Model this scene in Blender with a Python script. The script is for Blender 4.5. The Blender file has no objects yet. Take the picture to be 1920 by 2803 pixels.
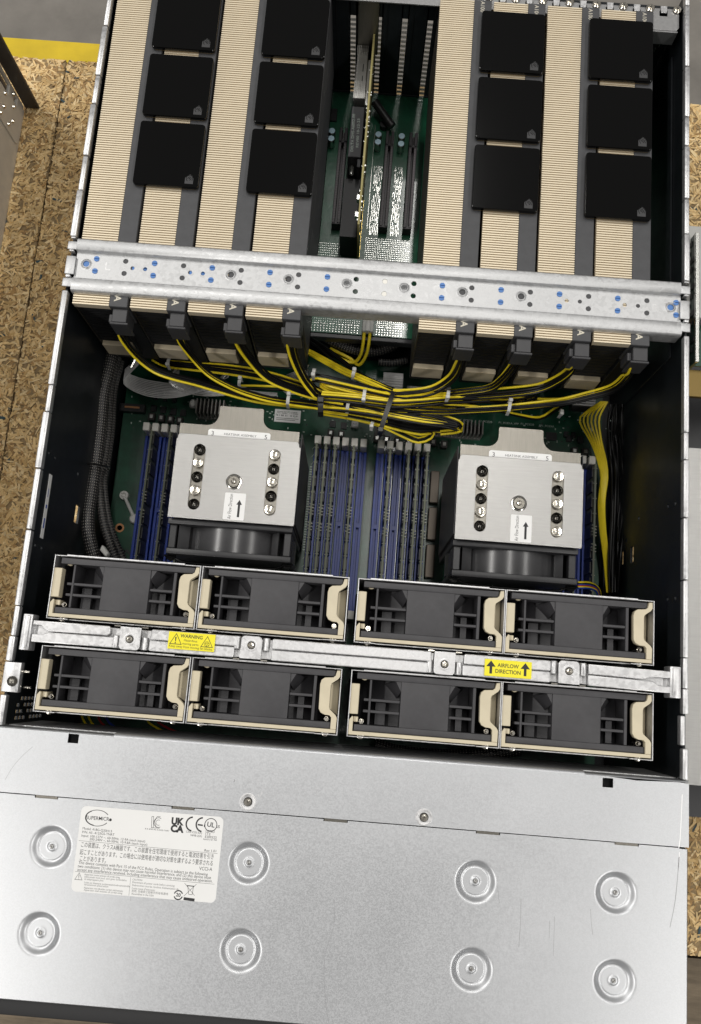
import bpy, bmesh, math, random
import numpy as np
from mathutils import Matrix, Vector
random.seed(7); rng = np.random.default_rng(7)
MM = 0.001
S = bpy.context.scene
COL = S.collection
# ------------------------------------------------------------------ camera
CAM_C = Vector((220.0218, 201.7277, 748.7807)); CAM_W = Vector((0.1964733, 0.0049886, 0.0775435)); CAM_F = 2400.0
CAM_R = Matrix.Rotation(CAM_W.length, 3, CAM_W.normalized())
cd = bpy.data.cameras.new('camera'); cam = bpy.data.objects.new('camera', cd); COL.objects.link(cam)
cam.matrix_world = Matrix.Translation(CAM_C * MM) @ CAM_R.to_4x4()
cd.sensor_fit = 'VERTICAL'; cd.sensor_height = 36.0; cd.lens = CAM_F / 2803 * 36.0
cd.clip_start = 0.01; cd.clip_end = 60
S.camera = cam
# ------------------------------------------------------------------ world and lamps (indoor hall: grey ambient and long ceiling lamps)
w = bpy.data.worlds.new('World'); S.world = w; w.use_nodes = True
bg = w.node_tree.nodes['Background']; bg.inputs[0].default_value = (1.0, 0.975, 0.95, 1); bg.inputs[1].default_value = 0.17
def lamp(x, y, z, sx, sy, power, col=(1.0, 0.975, 0.935)):
    l = bpy.data.lights.new('ceiling_lamp', 'AREA'); l.shape = 'RECTANGLE'; l.size = sx; l.size_y = sy
    l.energy = power; l.color = col
    o = bpy.data.objects.new('ceiling_lamp', l); COL.objects.link(o); o.location = (x, y, z)
lamp(0.42, 1.9, 4.2, 0.16, 3.0, 46)
lamp(-2.3, 2.0, 4.2, 0.26, 3.0, 92)
lamp(2.9, 1.8, 4.2, 0.30, 3.4, 55)
lamp(-2.3, -2.0, 4.2, 0.30, 2.6, 92)
lamp(2.9, -2.0, 4.2, 0.30, 2.6, 80)
S.view_settings.view_transform = 'Standard'; S.view_settings.look = 'None'
S.view_settings.exposure = 0.0; S.view_settings.gamma = 1.0
S.render.engine = 'CYCLES'
S.render.resolution_x = 701; S.render.resolution_y = 1024
S.cycles.max_bounces = 8
# ------------------------------------------------------------------ pixel -> place (display px, 1592 wide; a height fixes the distance)
PK = 1920 / 1592
def ray(u, v): return CAM_R @ Vector(((u * PK - 960) / CAM_F, -(v * PK - 1401.5) / CAM_F, -1.0))
def at(u, v, z):
    d = ray(u, v); t = (z - CAM_C.z) / d.z; p = CAM_C + d * t; return (p.x, p.y, z)
# ------------------------------------------------------------------ materials
MATS = {}
def mat(name, col, rough=.5, metal=0.0, var=0.0, vs=200., bump=0.0, bs=800., coat=0.0, spec=.5, rvar=0.0, kind='noise', stretch=(1,1,1), smear=0.0):
    m = bpy.data.materials.new(name); m.use_nodes = True; MATS[name] = m
    n = m.node_tree.nodes; l = m.node_tree.links; b = n['Principled BSDF']
    b.inputs['Base Color'].default_value = (*col, 1); b.inputs['Roughness'].default_value = rough
    b.inputs['Metallic'].default_value = metal; b.inputs['Coat Weight'].default_value = coat; b.inputs['Coat Roughness'].default_value = .08
    b.inputs['Specular IOR Level'].default_value = spec
    tc = n.new('ShaderNodeTexCoord'); mp = n.new('ShaderNodeMapping'); l.new(tc.outputs['Object'], mp.inputs[0]); mp.inputs['Scale'].default_value = stretch
    if var or rvar:
        if kind == 'spangle':
            t = n.new('ShaderNodeTexVoronoi'); t.inputs['Scale'].default_value = vs; l.new(mp.outputs[0], t.inputs['Vector'])
            sx = n.new('ShaderNodeSeparateColor'); l.new(t.outputs['Color'], sx.inputs[0])
            t2 = n.new('ShaderNodeTexNoise'); t2.inputs['Scale'].default_value = vs * 1.3; t2.inputs['Detail'].default_value = 5; l.new(mp.outputs[0], t2.inputs['Vector'])
            mx = n.new('ShaderNodeMix'); mx.inputs[0].default_value = .55; l.new(sx.outputs[0], mx.inputs[2]); l.new(t2.outputs[0], mx.inputs[3]); fac = mx.outputs[0]
        else:
            t = n.new('ShaderNodeTexNoise'); t.inputs['Scale'].default_value = vs; t.inputs['Detail'].default_value = 6; t.inputs['Roughness'].default_value = .62
            l.new(mp.outputs[0], t.inputs['Vector']); fac = t.outputs[0]
        if var:
            cr = n.new('ShaderNodeValToRGB'); cr.color_ramp.elements[0].position = .3; cr.color_ramp.elements[1].position = .7
            lo = tuple(max(0, c * (1 - var)) for c in col); hi = tuple(min(1, c * (1 + var)) for c in col)
            cr.color_ramp.elements[0].color = (*lo, 1); cr.color_ramp.elements[1].color = (*hi, 1)
            l.new(fac, cr.inputs[0]); l.new(cr.outputs[0], b.inputs['Base Color'])
        if rvar:
            mr = n.new('ShaderNodeMapRange'); mr.inputs['From Min'].default_value = .3; mr.inputs['From Max'].default_value = .7
            mr.inputs['To Min'].default_value = max(.02, rough - rvar); mr.inputs['To Max'].default_value = rough + rvar
            l.new(fac, mr.inputs[0]); l.new(mr.outputs[0], b.inputs['Roughness'])
    if smear:
        ts = n.new('ShaderNodeTexNoise'); ts.inputs['Scale'].default_value = 14; ts.inputs['Detail'].default_value = 5; ts.inputs['Distortion'].default_value = .4; l.new(tc.outputs['Object'], ts.inputs['Vector'])
        ms = n.new('ShaderNodeMapRange'); ms.inputs['From Min'].default_value = .3; ms.inputs['From Max'].default_value = .7; ms.inputs['To Min'].default_value = -smear; ms.inputs['To Max'].default_value = smear; l.new(ts.outputs[0], ms.inputs[0])
        ad = n.new('ShaderNodeMath'); ad.operation = 'ADD'; ad.inputs[1].default_value = rough; l.new(ms.outputs[0], ad.inputs[0])
        src = b.inputs['Roughness'].links[0].from_socket if b.inputs['Roughness'].links else None
        if src is not None: l.new(src, ad.inputs[1])
        l.new(ad.outputs[0], b.inputs['Roughness'])
    if bump:
        t = n.new('ShaderNodeTexNoise'); t.inputs['Scale'].default_value = bs; t.inputs['Detail'].default_value = 4; l.new(mp.outputs[0], t.inputs['Vector'])
        bp = n.new('ShaderNodeBump'); bp.inputs['Strength'].default_value = bump; bp.inputs['Distance'].default_value = .0004
        l.new(t.outputs[0], bp.inputs['Height']); l.new(bp.outputs[0], b.inputs['Normal'])
    return m
mat('galv', (.62, .62, .625), .40, .80, .08, 500, .10, 1500, rvar=.06, kind='spangle')
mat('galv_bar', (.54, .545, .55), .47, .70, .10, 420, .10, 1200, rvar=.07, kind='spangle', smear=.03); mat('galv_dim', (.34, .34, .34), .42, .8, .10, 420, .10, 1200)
mat('cover', (.59, .602, .62), .40, .85, .035, 1500, .04, 3000, rvar=.03, kind='spangle', smear=.022); mat('dimple', (.59, .602, .62), .42, .85, .03, 1500)
mat('steel', (.36, .355, .345), .34, .92, .05, 60, .12, 900, stretch=(1, 14, 1), smear=.03)
mat('steel_warm', (.235, .222, .195), .32, .95, .08, 60, .10, 900, stretch=(14, 1, 1))
mat('nickel', (.72, .68, .60), .20, 1.0, .10, 300, .05, 900)
mat('chrome', (.62, .60, .55), .12, 1.0)
mat('nickel_dark_reflection', (.10, .095, .085), .12, 1.0)  # dark reflection in the domed nickel pipe ends, put into the colour
mat('black_wall', (.010, .012, .014), .36, 0, .25, 40, .05, 900, rvar=.06, spec=.35)
mat('black', (.010, .010, .011), .45)
mat('black_plastic', (.022, .022, .024), .38, 0, .2, 90, .08, 2500)
mat('bezel', (.008, .008, .009), .6); mat('fan_plastic', (.046, .045, .049), .50, 0, .13, 140, .12, 3500)
mat('fan_dark', (.030, .030, .033), .45, 0, .15, 90)
mat('drum', (.045, .045, .047), .22, 0, .2, 50)
mat('beige', (.62, .55, .40), .42, 0, .06, 60, .05, 1500)
mat('gpu_fin', (.76, .66, .49), .42, .30, .05, 25, stretch=(1, .2, 1))
mat('gpu_dark', (.055, .056, .060), .52, 0, .12, 150, .10, 3500)
mat('gpu_back', (.035, .03, .024), .45, .2); mat('gpu_black', (.008, .008, .009), .5)
mat('gold_strip', (.72, .62, .45), .40, .3, .08, 60)
mat('bridge_gloss', (.0025, .0025, .0025), .10, 0, coat=0, spec=.3, bump=.02, bs=60)
mat('bridge_edge', (.30, .22, .10), .45, .4)
mat('logo_grey', (.036, .036, .038), .5)
mat('pcb', (.008, .062, .032), .34, 0, .45, 55, .12, 320, coat=.35)
mat('pcb_light', (.012, .095, .048), .30, 0, .35, 60, .25, 260, coat=.5)
mat('pcb_dimm', (.12, .135, .09), .45, 0, .12, 160)
mat('pcb_edge', (.30, .26, .10), .5, 0, .15, 200)
mat('contact', (.36, .36, .31), .45, .3); mat('solder', (.80, .80, .76), .25, .9)
mat('gold', (.80, .60, .20), .25, 1.0)
mat('copper', (.45, .22, .10), .4, .6); mat('brass', (.22, .15, .045), .4, .6); mat('socket', (.17, .14, .11), .45, .3)
mat('silk', (.50, .58, .52), .6)
mat('slot_blue', (.010, .046, .33), .36, 0, .2, 90)
mat('slot_blue_dark', (.005, .014, .10), .4)
mat('latch_white', (.82, .80, .74), .45, 0, .05, 80)
mat('slot_black', (.020, .017, .020), .4)
mat('slot_rib', (.12, .10, .11), .4)
mat('chip', (.018, .018, .019), .4, 0, .2, 200)
mat('choke', (.055, .052, .05), .5, .3, .2, 200)
mat('cap_top', (.45, .62, .72), .35, .4, .10, 300)
mat('cap_can', (.70, .70, .68), .3, .9)
mat('wire_yellow', (.88, .69, .025), .36, 0, .05, 120, .03, 1200)
mat('wire_black', (.006, .006, .006), .38, 0, .2, 120, spec=.25)
mat('wire_red', (.40, .02, .02), .4); mat('wire_blue', (.02, .06, .35), .4)
mat('tie_white', (.66, .66, .63), .4); mat('tie_black', (.012, .012, .012), .35)
mat('plug', (.040, .040, .043), .42, 0, .1, 200)
mat('white_plastic', (.60, .60, .57), .4, 0, .06, 100)
mat('ribbon', (.74, .74, .73), .26, .45, .08, 300); mat('vrm', (.30, .29, .275), .4, .5, .1, 200); mat('cage', (.80, .79, .75), .24, .6, .05, 200)
mat('label_white', (.80, .80, .79), .45, 0, .02, 40)
mat('label_yellow', (.90, .80, .02), .4)
mat('ink', (.020, .020, .022), .6)
mat('ink_grey', (.16, .16, .16), .6)
mat('print_cream', (.62, .58, .48), .5)
mat('blue_screw', (.075, .20, .50), .40, 0, .08, 200)
mat('concrete', (.20, .185, .165), .75, 0, .22, 14, .25, 120)
mat('floor_yellow', (.70, .50, .012), .6, 0, .10, 30)
mat('osb_base', (.30, .21, .105), .8, 0, .4, 220, .5, 400)
mat('wood', (.16, .125, .085), .8, 0, .35, 30, .4, 200, stretch=(1, 6, 6))
mat('nb_steel', (.60, .57, .51), .45, .25, .06, 60)
mat('nb_dark', (.055, .048, .042), .5, .2)
mat('nb_panel', (.05, .05, .052), .35, .5)
mat('navy', (.006, .008, .03), .3)
mat('scratch_dark', (.30, .30, .31), .5, .3); mat('scratch_light', (.9, .9, .9), .35, .4)
def uv_braid():
    m = mat('braid', (.02, .02, .02), .42); n = m.node_tree.nodes; l = m.node_tree.links; b = n['Principled BSDF']
    uv = n.new('ShaderNodeUVMap'); sp = n.new('ShaderNodeSeparateXYZ'); l.new(uv.outputs[0], sp.inputs[0])
    def math_(op, a, bb):
        k = n.new('ShaderNodeMath'); k.operation = op
        for i, q in enumerate((a, bb)):
            if isinstance(q, (int, float)): k.inputs[i].default_value = q
            elif q is not None: l.new(q, k.inputs[i])
        return k.outputs[0]
    u = math_('MULTIPLY', sp.outputs[0], 2 * math.pi * 9); v = math_('MULTIPLY', sp.outputs[1], 2 * math.pi / 4.6)
    a = math_('SINE', math_('ADD', u, v), None); c = math_('SINE', math_('SUBTRACT', u, v), None)
    p = math_('MULTIPLY', a, c); h = math_('MAXIMUM', p, 0.0); h2 = math_('POWER', h, 2.0)
    cr = n.new('ShaderNodeValToRGB'); cr.color_ramp.elements[0].color = (.010, .010, .011, 1); cr.color_ramp.elements[1].color = (.42, .39, .35, 1)  # weave crests lightened, their glints put into the colour
    cr.color_ramp.elements[0].position = .25; cr.color_ramp.elements[1].position = .9
    l.new(h2, cr.inputs[0]); l.new(cr.outputs[0], b.inputs['Base Color'])
    bp = n.new('ShaderNodeBump'); bp.inputs['Strength'].default_value = .6; bp.inputs['Distance'].default_value = .0005; l.new(h, bp.inputs['Height']); l.new(bp.outputs[0], b.inputs['Normal'])
uv_braid()
def osb_mat():
    m = mat('osb_strand', (.5, .36, .18), .7); n = m.node_tree.nodes; l = m.node_tree.links; b = n['Principled BSDF']
    a = n.new('ShaderNodeVertexColor'); a.layer_name = 'Col'
    t = n.new('ShaderNodeTexNoise'); t.inputs['Scale'].default_value = 900; t.inputs['Detail'].default_value = 3
    mx = n.new('ShaderNodeMix'); mx.data_type = 'RGBA'; mx.blend_type = 'MULTIPLY'; mx.inputs[0].default_value = .35
    l.new(a.outputs[0], mx.inputs[6]); l.new(t.outputs[0], mx.inputs[7]); l.new(mx.outputs[2], b.inputs['Base Color'])
osb_mat()
# ------------------------------------------------------------------ mesh helpers (all lengths in millimetres, world places)
ORG = {}
def empty(name, loc, label=None, cat=None, group=None):
    o = bpy.data.objects.new(name, None); COL.objects.link(o); o.location = Vector(loc) * MM; o.empty_display_size = .01
    ORG[o] = Vector(loc); tag(o, label, cat, group); return o
def tag(o, label=None, cat=None, group=None, kind=None):
    if label: o['label'] = label
    if cat: o['category'] = cat
    if group: o['group'] = group
    if kind: o['kind'] = kind
    return o
class MB:
    def __init__(s): s.v = []; s.f = []; s.uv = None
    def add(s, vs, fs):
        b = len(s.v); s.v += [tuple(p) for p in vs]; s.f += [tuple(i + b for i in f) for f in fs]; return s
    def box(s, x0, x1, y0, y1, z0, z1):
        return s.add([(x0,y0,z0),(x1,y0,z0),(x1,y1,z0),(x0,y1,z0),(x0,y0,z1),(x1,y0,z1),(x1,y1,z1),(x0,y1,z1)],
                     [(3,2,1,0),(4,5,6,7),(0,1,5,4),(1,2,6,5),(2,3,7,6),(3,0,4,7)])
    def cyl(s, c, r, h, axis='z', n=20, r2=None, cap=True):
        r2 = r if r2 is None else r2; P = []
        for k, (rr, t) in enumerate(((r, 0), (r2, h))):
            for i in range(n):
                a = 2 * math.pi * i / n; q = (rr * math.cos(a), rr * math.sin(a), t)
                if axis == 'y': q = (q[0], q[2], -q[1])
                if axis == 'x': q = (q[2], q[0], q[1])
                P.append((c[0]+q[0], c[1]+q[1], c[2]+q[2]))
        F = [(i, (i+1) % n, n+(i+1) % n, n+i) for i in range(n)]
        if cap: F += [tuple(range(n-1, -1, -1)), tuple(range(n, 2*n))]
        return s.add(P, F)
    def lathe(s, c, prof, n=32):   # prof: (r, z) from the outside in; closes at r=0
        P = []; F = []
        for r, z in prof:
            for i in range(n):
                a = 2 * math.pi * i / n; P.append((c[0]+r*math.cos(a), c[1]+r*math.sin(a), c[2]+z))
        for k in range(len(prof)-1):
            for i in range(n): F.append((k*n+i, k*n+(i+1) % n, (k+1)*n+(i+1) % n, (k+1)*n+i))
        if prof[-1][0] > 1e-6: F.append(tuple((len(prof)-1)*n+i for i in range(n)))
        return s.add(P, F)
    def prism(s, poly, a, b, axis='z'):
        n = len(poly); mk = {'z': lambda p, t: (p[0], p[1], t), 'x': lambda p, t: (t, p[0], p[1]), 'y': lambda p, t: (p[0], t, p[1])}[axis]
        return s.add([mk(p, a) for p in poly] + [mk(p, b) for p in poly],
                     [tuple(range(n-1, -1, -1)), tuple(range(n, 2*n))] + [(i, (i+1) % n, n+(i+1) % n, n+i) for i in range(n)])
    def tube(s, path, r, n=8, uv=False):
        P = [Vector(p) for p in path]; m = len(P); up = Vector((0, 0, 1)); rings = []; L = 0; uvs = []
        nrm = None
        for i in range(m):
            t = (P[min(i+1, m-1)] - P[max(i-1, 0)]).normalized()
            if nrm is None:
                nrm = t.cross(Vector((.3, .2, 1))).normalized()
            nrm = (nrm - t * nrm.dot(t)).normalized(); bn = t.cross(nrm)
            if i: L += (P[i]-P[i-1]).length
            for k in range(n):
                a = 2*math.pi*k/n; q = P[i] + (nrm*math.cos(a) + bn*math.sin(a)) * r; rings.append(q); uvs.append((k/n, L))
        F = []; U = []
        for i in range(m-1):
            for k in range(n):
                k2 = (k+1) % n; F.append((i*n+k, i*n+k2, (i+1)*n+k2, (i+1)*n+k))
                u0 = k/n; u1 = (k+1)/n; v0 = uvs[i*n][1]; v1 = uvs[(i+1)*n][1]; U += [(u0, v0), (u1, v0), (u1, v1), (u0, v1)]
        F += [tuple(range(n-1, -1, -1)), tuple((m-1)*n+k for k in range(n))]; U += [(0, 0)] * (2*n)
        if uv: s.uv = (s.uv or []) + U
        return s.add(rings, F)
    def build(s, name, material, parent=None, bevel=0, seg=1, smooth=35, org=None, kind=None):
        me = bpy.data.meshes.new(name)
        if org is None:
            if parent is not None: org = ORG[parent]
            else:
                a = np.array(s.v); org = Vector(((a[:,0].min()+a[:,0].max())/2, (a[:,1].min()+a[:,1].max())/2, a[:,2].min()))
        me.from_pydata([((x-org[0])*MM, (y-org[1])*MM, (z-org[2])*MM) for x, y, z in s.v], [], s.f)
        if s.uv:
            ul = me.uv_layers.new(name='UVMap'); ul.data.foreach_set('uv', [c for q in s.uv for c in q])
        if bevel:
            bm = bmesh.new(); bm.from_mesh(me)
            es = [e for e in bm.edges if len(e.link_faces) == 2 and e.calc_face_angle(0) > .5]
            bmesh.ops.bevel(bm, geom=es, offset=bevel*MM, segments=seg, affect='EDGES', profile=.5, clamp_overlap=True)
            bm.to_mesh(me); bm.free()
        me.polygons.foreach_set('use_smooth', [True]*len(me.polygons)); me.set_sharp_from_angle(angle=math.radians(smooth))
        me.materials.append(MATS[material]); me.update()
        return link(me, name, parent, org, kind)
def link(me, name, parent, org, kind=None):
    o = bpy.data.objects.new(name, me); COL.objects.link(o)
    if parent is not None: o.parent = parent; ORG[o] = ORG[parent]
    else: o.location = Vector(org) * MM; ORG[o] = Vector(org)
    if kind: o['kind'] = kind
    return o
def box(name, m, parent, x0, x1, y0, y1, z0, z1, bevel=0, seg=1): return MB().box(x0, x1, y0, y1, z0, z1).build(name, m, parent, bevel, seg)
def dup(o, dx=0, dy=0, dz=0, parent=None):
    c = o.copy(); COL.objects.link(c); c.parent = parent
    if parent is None: c.location = o.location + Vector((dx, dy, dz)) * MM; ORG[c] = ORG[o] + Vector((dx, dy, dz))
    else: ORG[c] = ORG[parent]
    for ch in o.children: dup(ch, parent=c)
    return c
def circle(cx, cy, r, n=20): return [(cx+r*math.cos(2*math.pi*i/n), cy+r*math.sin(2*math.pi*i/n)) for i in range(n)]
def rrect(x0, x1, y0, y1, r, n=5):
    P = []
    for cx, cy, a0 in ((x1-r, y1-r, 0), (x0+r, y1-r, 90), (x0+r, y0+r, 180), (x1-r, y0+r, 270)):
        for i in range(n+1):
            a = math.radians(a0 + 90*i/n); P.append((cx+r*math.cos(a), cy+r*math.sin(a)))
    return P
def stadium(cx, y0, y1, r, n=8):
    return [(cx+r*math.cos(math.pi*i/n), y1+r*math.sin(math.pi*i/n)) for i in range(n+1)] + [(cx-r*math.cos(math.pi*i/n), y0-r*math.sin(math.pi*i/n)) for i in range(n+1)]
def plate(name, m, parent, outline, holes, z0, z1, bevel=.15, org=None):
    """flat sheet with a drawn outline and cut holes, lying in x-y between z0 and z1"""
    cu = bpy.data.curves.new(name, 'CURVE'); cu.dimensions = '2D'; cu.fill_mode = 'BOTH'
    o0 = ORG[parent] if parent is not None else Vector(org)
    for poly in [outline] + list(holes):
        sp = cu.splines.new('POLY'); sp.points.add(len(poly)-1); sp.use_cyclic_u = True
        for p, q in zip(sp.points, poly): p.co = ((q[0]-o0[0])*MM, (q[1]-o0[1])*MM, 0, 1)
    t = (z1-z0)/2; bevel = min(bevel, t*.8); cu.extrude = (t-bevel)*MM; cu.bevel_depth = bevel*MM; cu.bevel_resolution = 1; cu.offset = -bevel*MM
    tmp = bpy.data.objects.new('tmp', cu); me = bpy.data.meshes.new_from_object(tmp); bpy.data.objects.remove(tmp); bpy.data.curves.remove(cu)
    me.transform(Matrix.Translation((0, 0, ((z0+z1)/2-o0[2])*MM))); me.name = name; me.materials.clear(); me.materials.append(MATS[m])
    me.polygons.foreach_set('use_smooth', [True]*len(me.polygons)); me.set_sharp_from_angle(angle=math.radians(40))
    return link(me, name, parent, o0)
def text(s, m, parent, p, size, rot=0, align='LEFT', fit=None, name='lettering', shear=0, bold=0, yc=False):
    cu = bpy.data.curves.new(name, 'FONT'); cu.body = s; cu.size = size*MM; cu.align_x = align; cu.align_y = 'CENTER' if yc else 'BOTTOM_BASELINE'; cu.shear = shear
    cu.resolution_u = 3; cu.offset = bold*MM
    tmp = bpy.data.objects.new('tmp', cu); me = bpy.data.meshes.new_from_object(tmp); bpy.data.objects.remove(tmp); bpy.data.curves.remove(cu)
    if len(me.vertices) == 0: return None
    if fit:
        xs = [v.co.x for v in me.vertices]; wd = max(xs)-min(xs); me.transform(Matrix.Diagonal((fit*MM/wd, 1, 1, 1)))
    o0 = ORG[parent]
    me.transform(Matrix.Translation((Vector(p)-o0)*MM) @ Matrix.Rotation(math.radians(rot), 4, 'Z')); me.name = name
    me.materials.clear(); me.materials.append(MATS[m])
    return link(me, name, parent, o0)
def spline(P, step=4.0):
    P = [Vector(p) for p in P]; Q = [P[0]*2-P[1]] + P + [P[-1]*2-P[-2]]; out = []
    for i in range(1, len(Q)-2):
        n = max(2, int((Q[i+1]-Q[i]).length/step))
        for k in range(n):
            t = k/n; a, b, c, d = Q[i-1], Q[i], Q[i+1], Q[i+2]
            out.append(.5*((2*b) + (c-a)*t + (2*a-5*b+4*c-d)*t*t + (3*b-a-3*c+d)*t**3))
    out.append(P[-1]); return out
def screw(parent, x, y, z, r=2.6, m='nickel', name='screw'):
    """pan head with a cross recess"""
    b = MB().lathe((x, y, z), [(r, 0), (r*.98, r*.22), (r*.72, r*.46), (r*.3, r*.5), (r*.28, r*.2), (0.001, r*.2)], 18)
    for a in (0.4, 0.4+math.pi/2):
        c, s_ = math.cos(a), math.sin(a)
        q = [(x+c*i*r*.62-s_*j*r*.11, y+s_*i*r*.62+c*j*r*.11) for i, j in ((-1,-1),(1,-1),(1,1),(-1,1))]
        b.prism(q, z+r*.47, z+r*.56)
    return b.build(name, m, parent)
# ================================================================== SETTING
fl = tag(MB().box(-2500, 3000, -2500, 4000, -150, -140).build('concrete_floor', 'concrete'), kind='structure')
MB().box(-2400, 60, 838, 905, -140, -139.6).build('floor_marking', 'floor_yellow', fl)
def board(name, x0, x1, y0, y1):
    o = tag(MB().box(x0, x1, y0, y1, -20, -1.2).build(name, 'osb_base', None, 1.0), kind='structure'); return o
osb1 = board('pallet_board', -420, -99, 14, 775); osb2 = board('pallet_board', -98, 900, 14, 775)
base = tag(MB().box(-400, 880, 30, 755, -140, -20.2).build('pallet', 'wood'), kind='structure')
tag(MB().box(-420, 900, -330, 2, -60, -42).build('wooden_plank', 'wood'), kind='structure')
def strands(parent, n, x0, x1, y0, y1):
    V = []; F = []; C = []
    pal = np.array([(.74,.56,.30),(.82,.64,.37),(.66,.48,.24),(.56,.39,.18),(.84,.69,.44),(.72,.54,.29),(.42,.27,.12),(.78,.60,.33)])*np.array((1.28,1.20,1.05))
    px = rng.uniform(x0, x1, n); py = rng.uniform(y0, y1, n); ang = rng.uniform(0, math.pi, n); L = rng.uniform(3.0, 8.0, n); W = rng.uniform(.6, 1.6, n)
    tz = rng.uniform(-1.1, .55, n); ti = rng.normal(0, .10, n); tj = rng.normal(0, .10, n); ci = rng.integers(0, len(pal), n); br = rng.uniform(.75, 1.15, n)
    odd = rng.uniform(0, 1, n) < .006
    for i in range(n):
        c, s = math.cos(ang[i]), math.sin(ang[i]); l, w_ = L[i], W[i]; j = rng.uniform(.55, 1.0, 6)
        pts = [(l*j[0], w_*.3), (l*.45, w_*j[1]), (-l*.5, w_*j[2]), (-l*j[3], -w_*.2), (-l*.4, -w_*j[4]), (l*.5, -w_*j[5])]
        b = len(V); 
        for dz in (0, -.5):
            for a, q in pts:
                x = px[i]+a*c-q*s; y = py[i]+a*s+q*c
                x = min(max(x, x0), x1); y = min(max(y, y0), y1)
                V.append((x, y, -.55+tz[i]*.45 + a*ti[i] + q*tj[i] + dz))
        F.append(tuple(range(b, b+6))); F += [(b+k, b+6+k, b+6+(k+1) % 6, b+(k+1) % 6) for k in range(6)]
        col = pal[ci[i]]*br[i]
        if odd[i]: col = np.array((.05, .10, .12))
        C += [(*col, 1)]*12
    o0 = ORG[parent]; me = bpy.data.meshes.new('strands'); me.from_pydata([((x-o0[0])*MM, (y-o0[1])*MM, (z-o0[2])*MM) for x, y, z in V], [], F)
    ca = me.color_attributes.new('Col', 'FLOAT_COLOR', 'POINT'); ca.data.foreach_set('color', [q for c in C for q in c])
    me.materials.append(MATS['osb_strand']); link(me, 'strands', parent, o0, 'stuff')
strands(osb1, 6500, -160, -99, 14, 775); strands(osb2, 11500, -98, 2, 14, 775); strands(osb2, 9500, 436, 540, 14, 775)
# ------------------------------------------------------------------ neighbour server on the left (its right wall faces the camera)
nb = empty('neighbouring_server', (-231, 450, 0), 'blurred grey server at the left edge with riveted side wall and dark rear flange', 'server')
box('base_panel', 'nb_steel', nb, -400, -131, 150, 716, 0, 3)
def wall_x(name, m, parent, x0, x1, outline, holes):   # a sheet standing in the y-z plane
    o = plate(name, m, parent, outline, holes, 0, x1-x0, .2); me = o.data; o0 = ORG[parent]
    # sheet was drawn with (y,z) in (x,y): turn it upright
    me.transform(Matrix.Translation(o0*MM)); me.transform(Matrix(((0,0,1,x0*MM),(1,0,0,0),(0,1,0,0),(0,0,0,1)))); me.transform(Matrix.Translation(-o0*MM)); return o
wall_x('side_wall', 'nb_steel', nb, -134, -131, [(150,3),(719,3),(719,176),(150,176)], [rrect(706,716.5,36,78,2), rrect(709,716,17,25,.8)])
box('window_backing', 'navy', nb, -139, -136, 640, 719, 10, 120)
box('rear_flange', 'nb_dark', nb, -131, -117, 719.2, 722.5, 0, 176, .8)
wall_x('reinforcement_plate', 'nb_steel', nb, -130.9, -129.6, rrect(676, 704.5, 4, 62, 6), [])
for y, z in ((704.8-3,26),(689,44),(701,46),(689,23),(680,48),(681,30),(712,30)): MB().cyl((-129.6, y, z), 2.0, 1.6, 'x', 12, 1.1).build('rivet', 'nickel', nb)
# ------------------------------------------------------------------ neighbour server on the right
nr = empty('neighbouring_server', (600, 350, 0), 'open server at the right edge with green board and pale metal bracket', 'server')
box('base_panel', 'nb_panel', nr, 462, 740, 120, 640, 0, 3)
box('side_wall', 'nb_panel', nr, 458, 461, 120, 470, 3, 100, .5)
box('rim', 'nb_steel', nr, 456.5, 463, 110, 330, 100, 104, .6)
box('bracket', 'white_plastic', nr, 462, 540, 512, 592, 88, 92, .5)
for k in range(5): box('bracket_tooth', 'white_plastic', nr, 464, 469, 560-k*7, 563.5-k*7, 92, 95, .4)
box('card', 'pcb', nr, 470.5, 472.6, 470, 580, 60, 100); box('card_edge', 'solder', nr, 470.2, 473.2, 470, 580, 100.1, 103, .3)
for k in range(14): box('contact', 'chip', nr, 469.8, 470.4, 473+k*7.6, 477+k*7.6, 84+(k % 3)*4, 92+(k % 3)*4)
box('circuit_board', 'pcb', nr, 462, 560, 476, 511, 78, 80)
for k in range(9): box('chip', ('chip', 'solder', 'white_plastic')[k % 3], nr, 466+(k*7 % 11), 470+(k*7 % 11), 480+k*3.2, 482+k*3.2, 80, 82)
box('brass_plate', 'brass', nr, 462, 520, 452, 475, 70, 74, .4)
for k in range(2): MB().cyl((470, 458+k*11, 74), 2.6, 2, 'z', 14).build('screw', 'chip', nr)
MB().add([(466,150,70),(760,150,74),(760,410,74),(462,410,70),(466,150,66),(760,150,66),(760,410,66),(462,410,66)],[(0,1,2,3),(7,6,5,4),(0,4,5,1),(1,5,6,2),(2,6,7,3),(3,7,4,0)]).build('lid', 'steel', nr)
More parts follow.
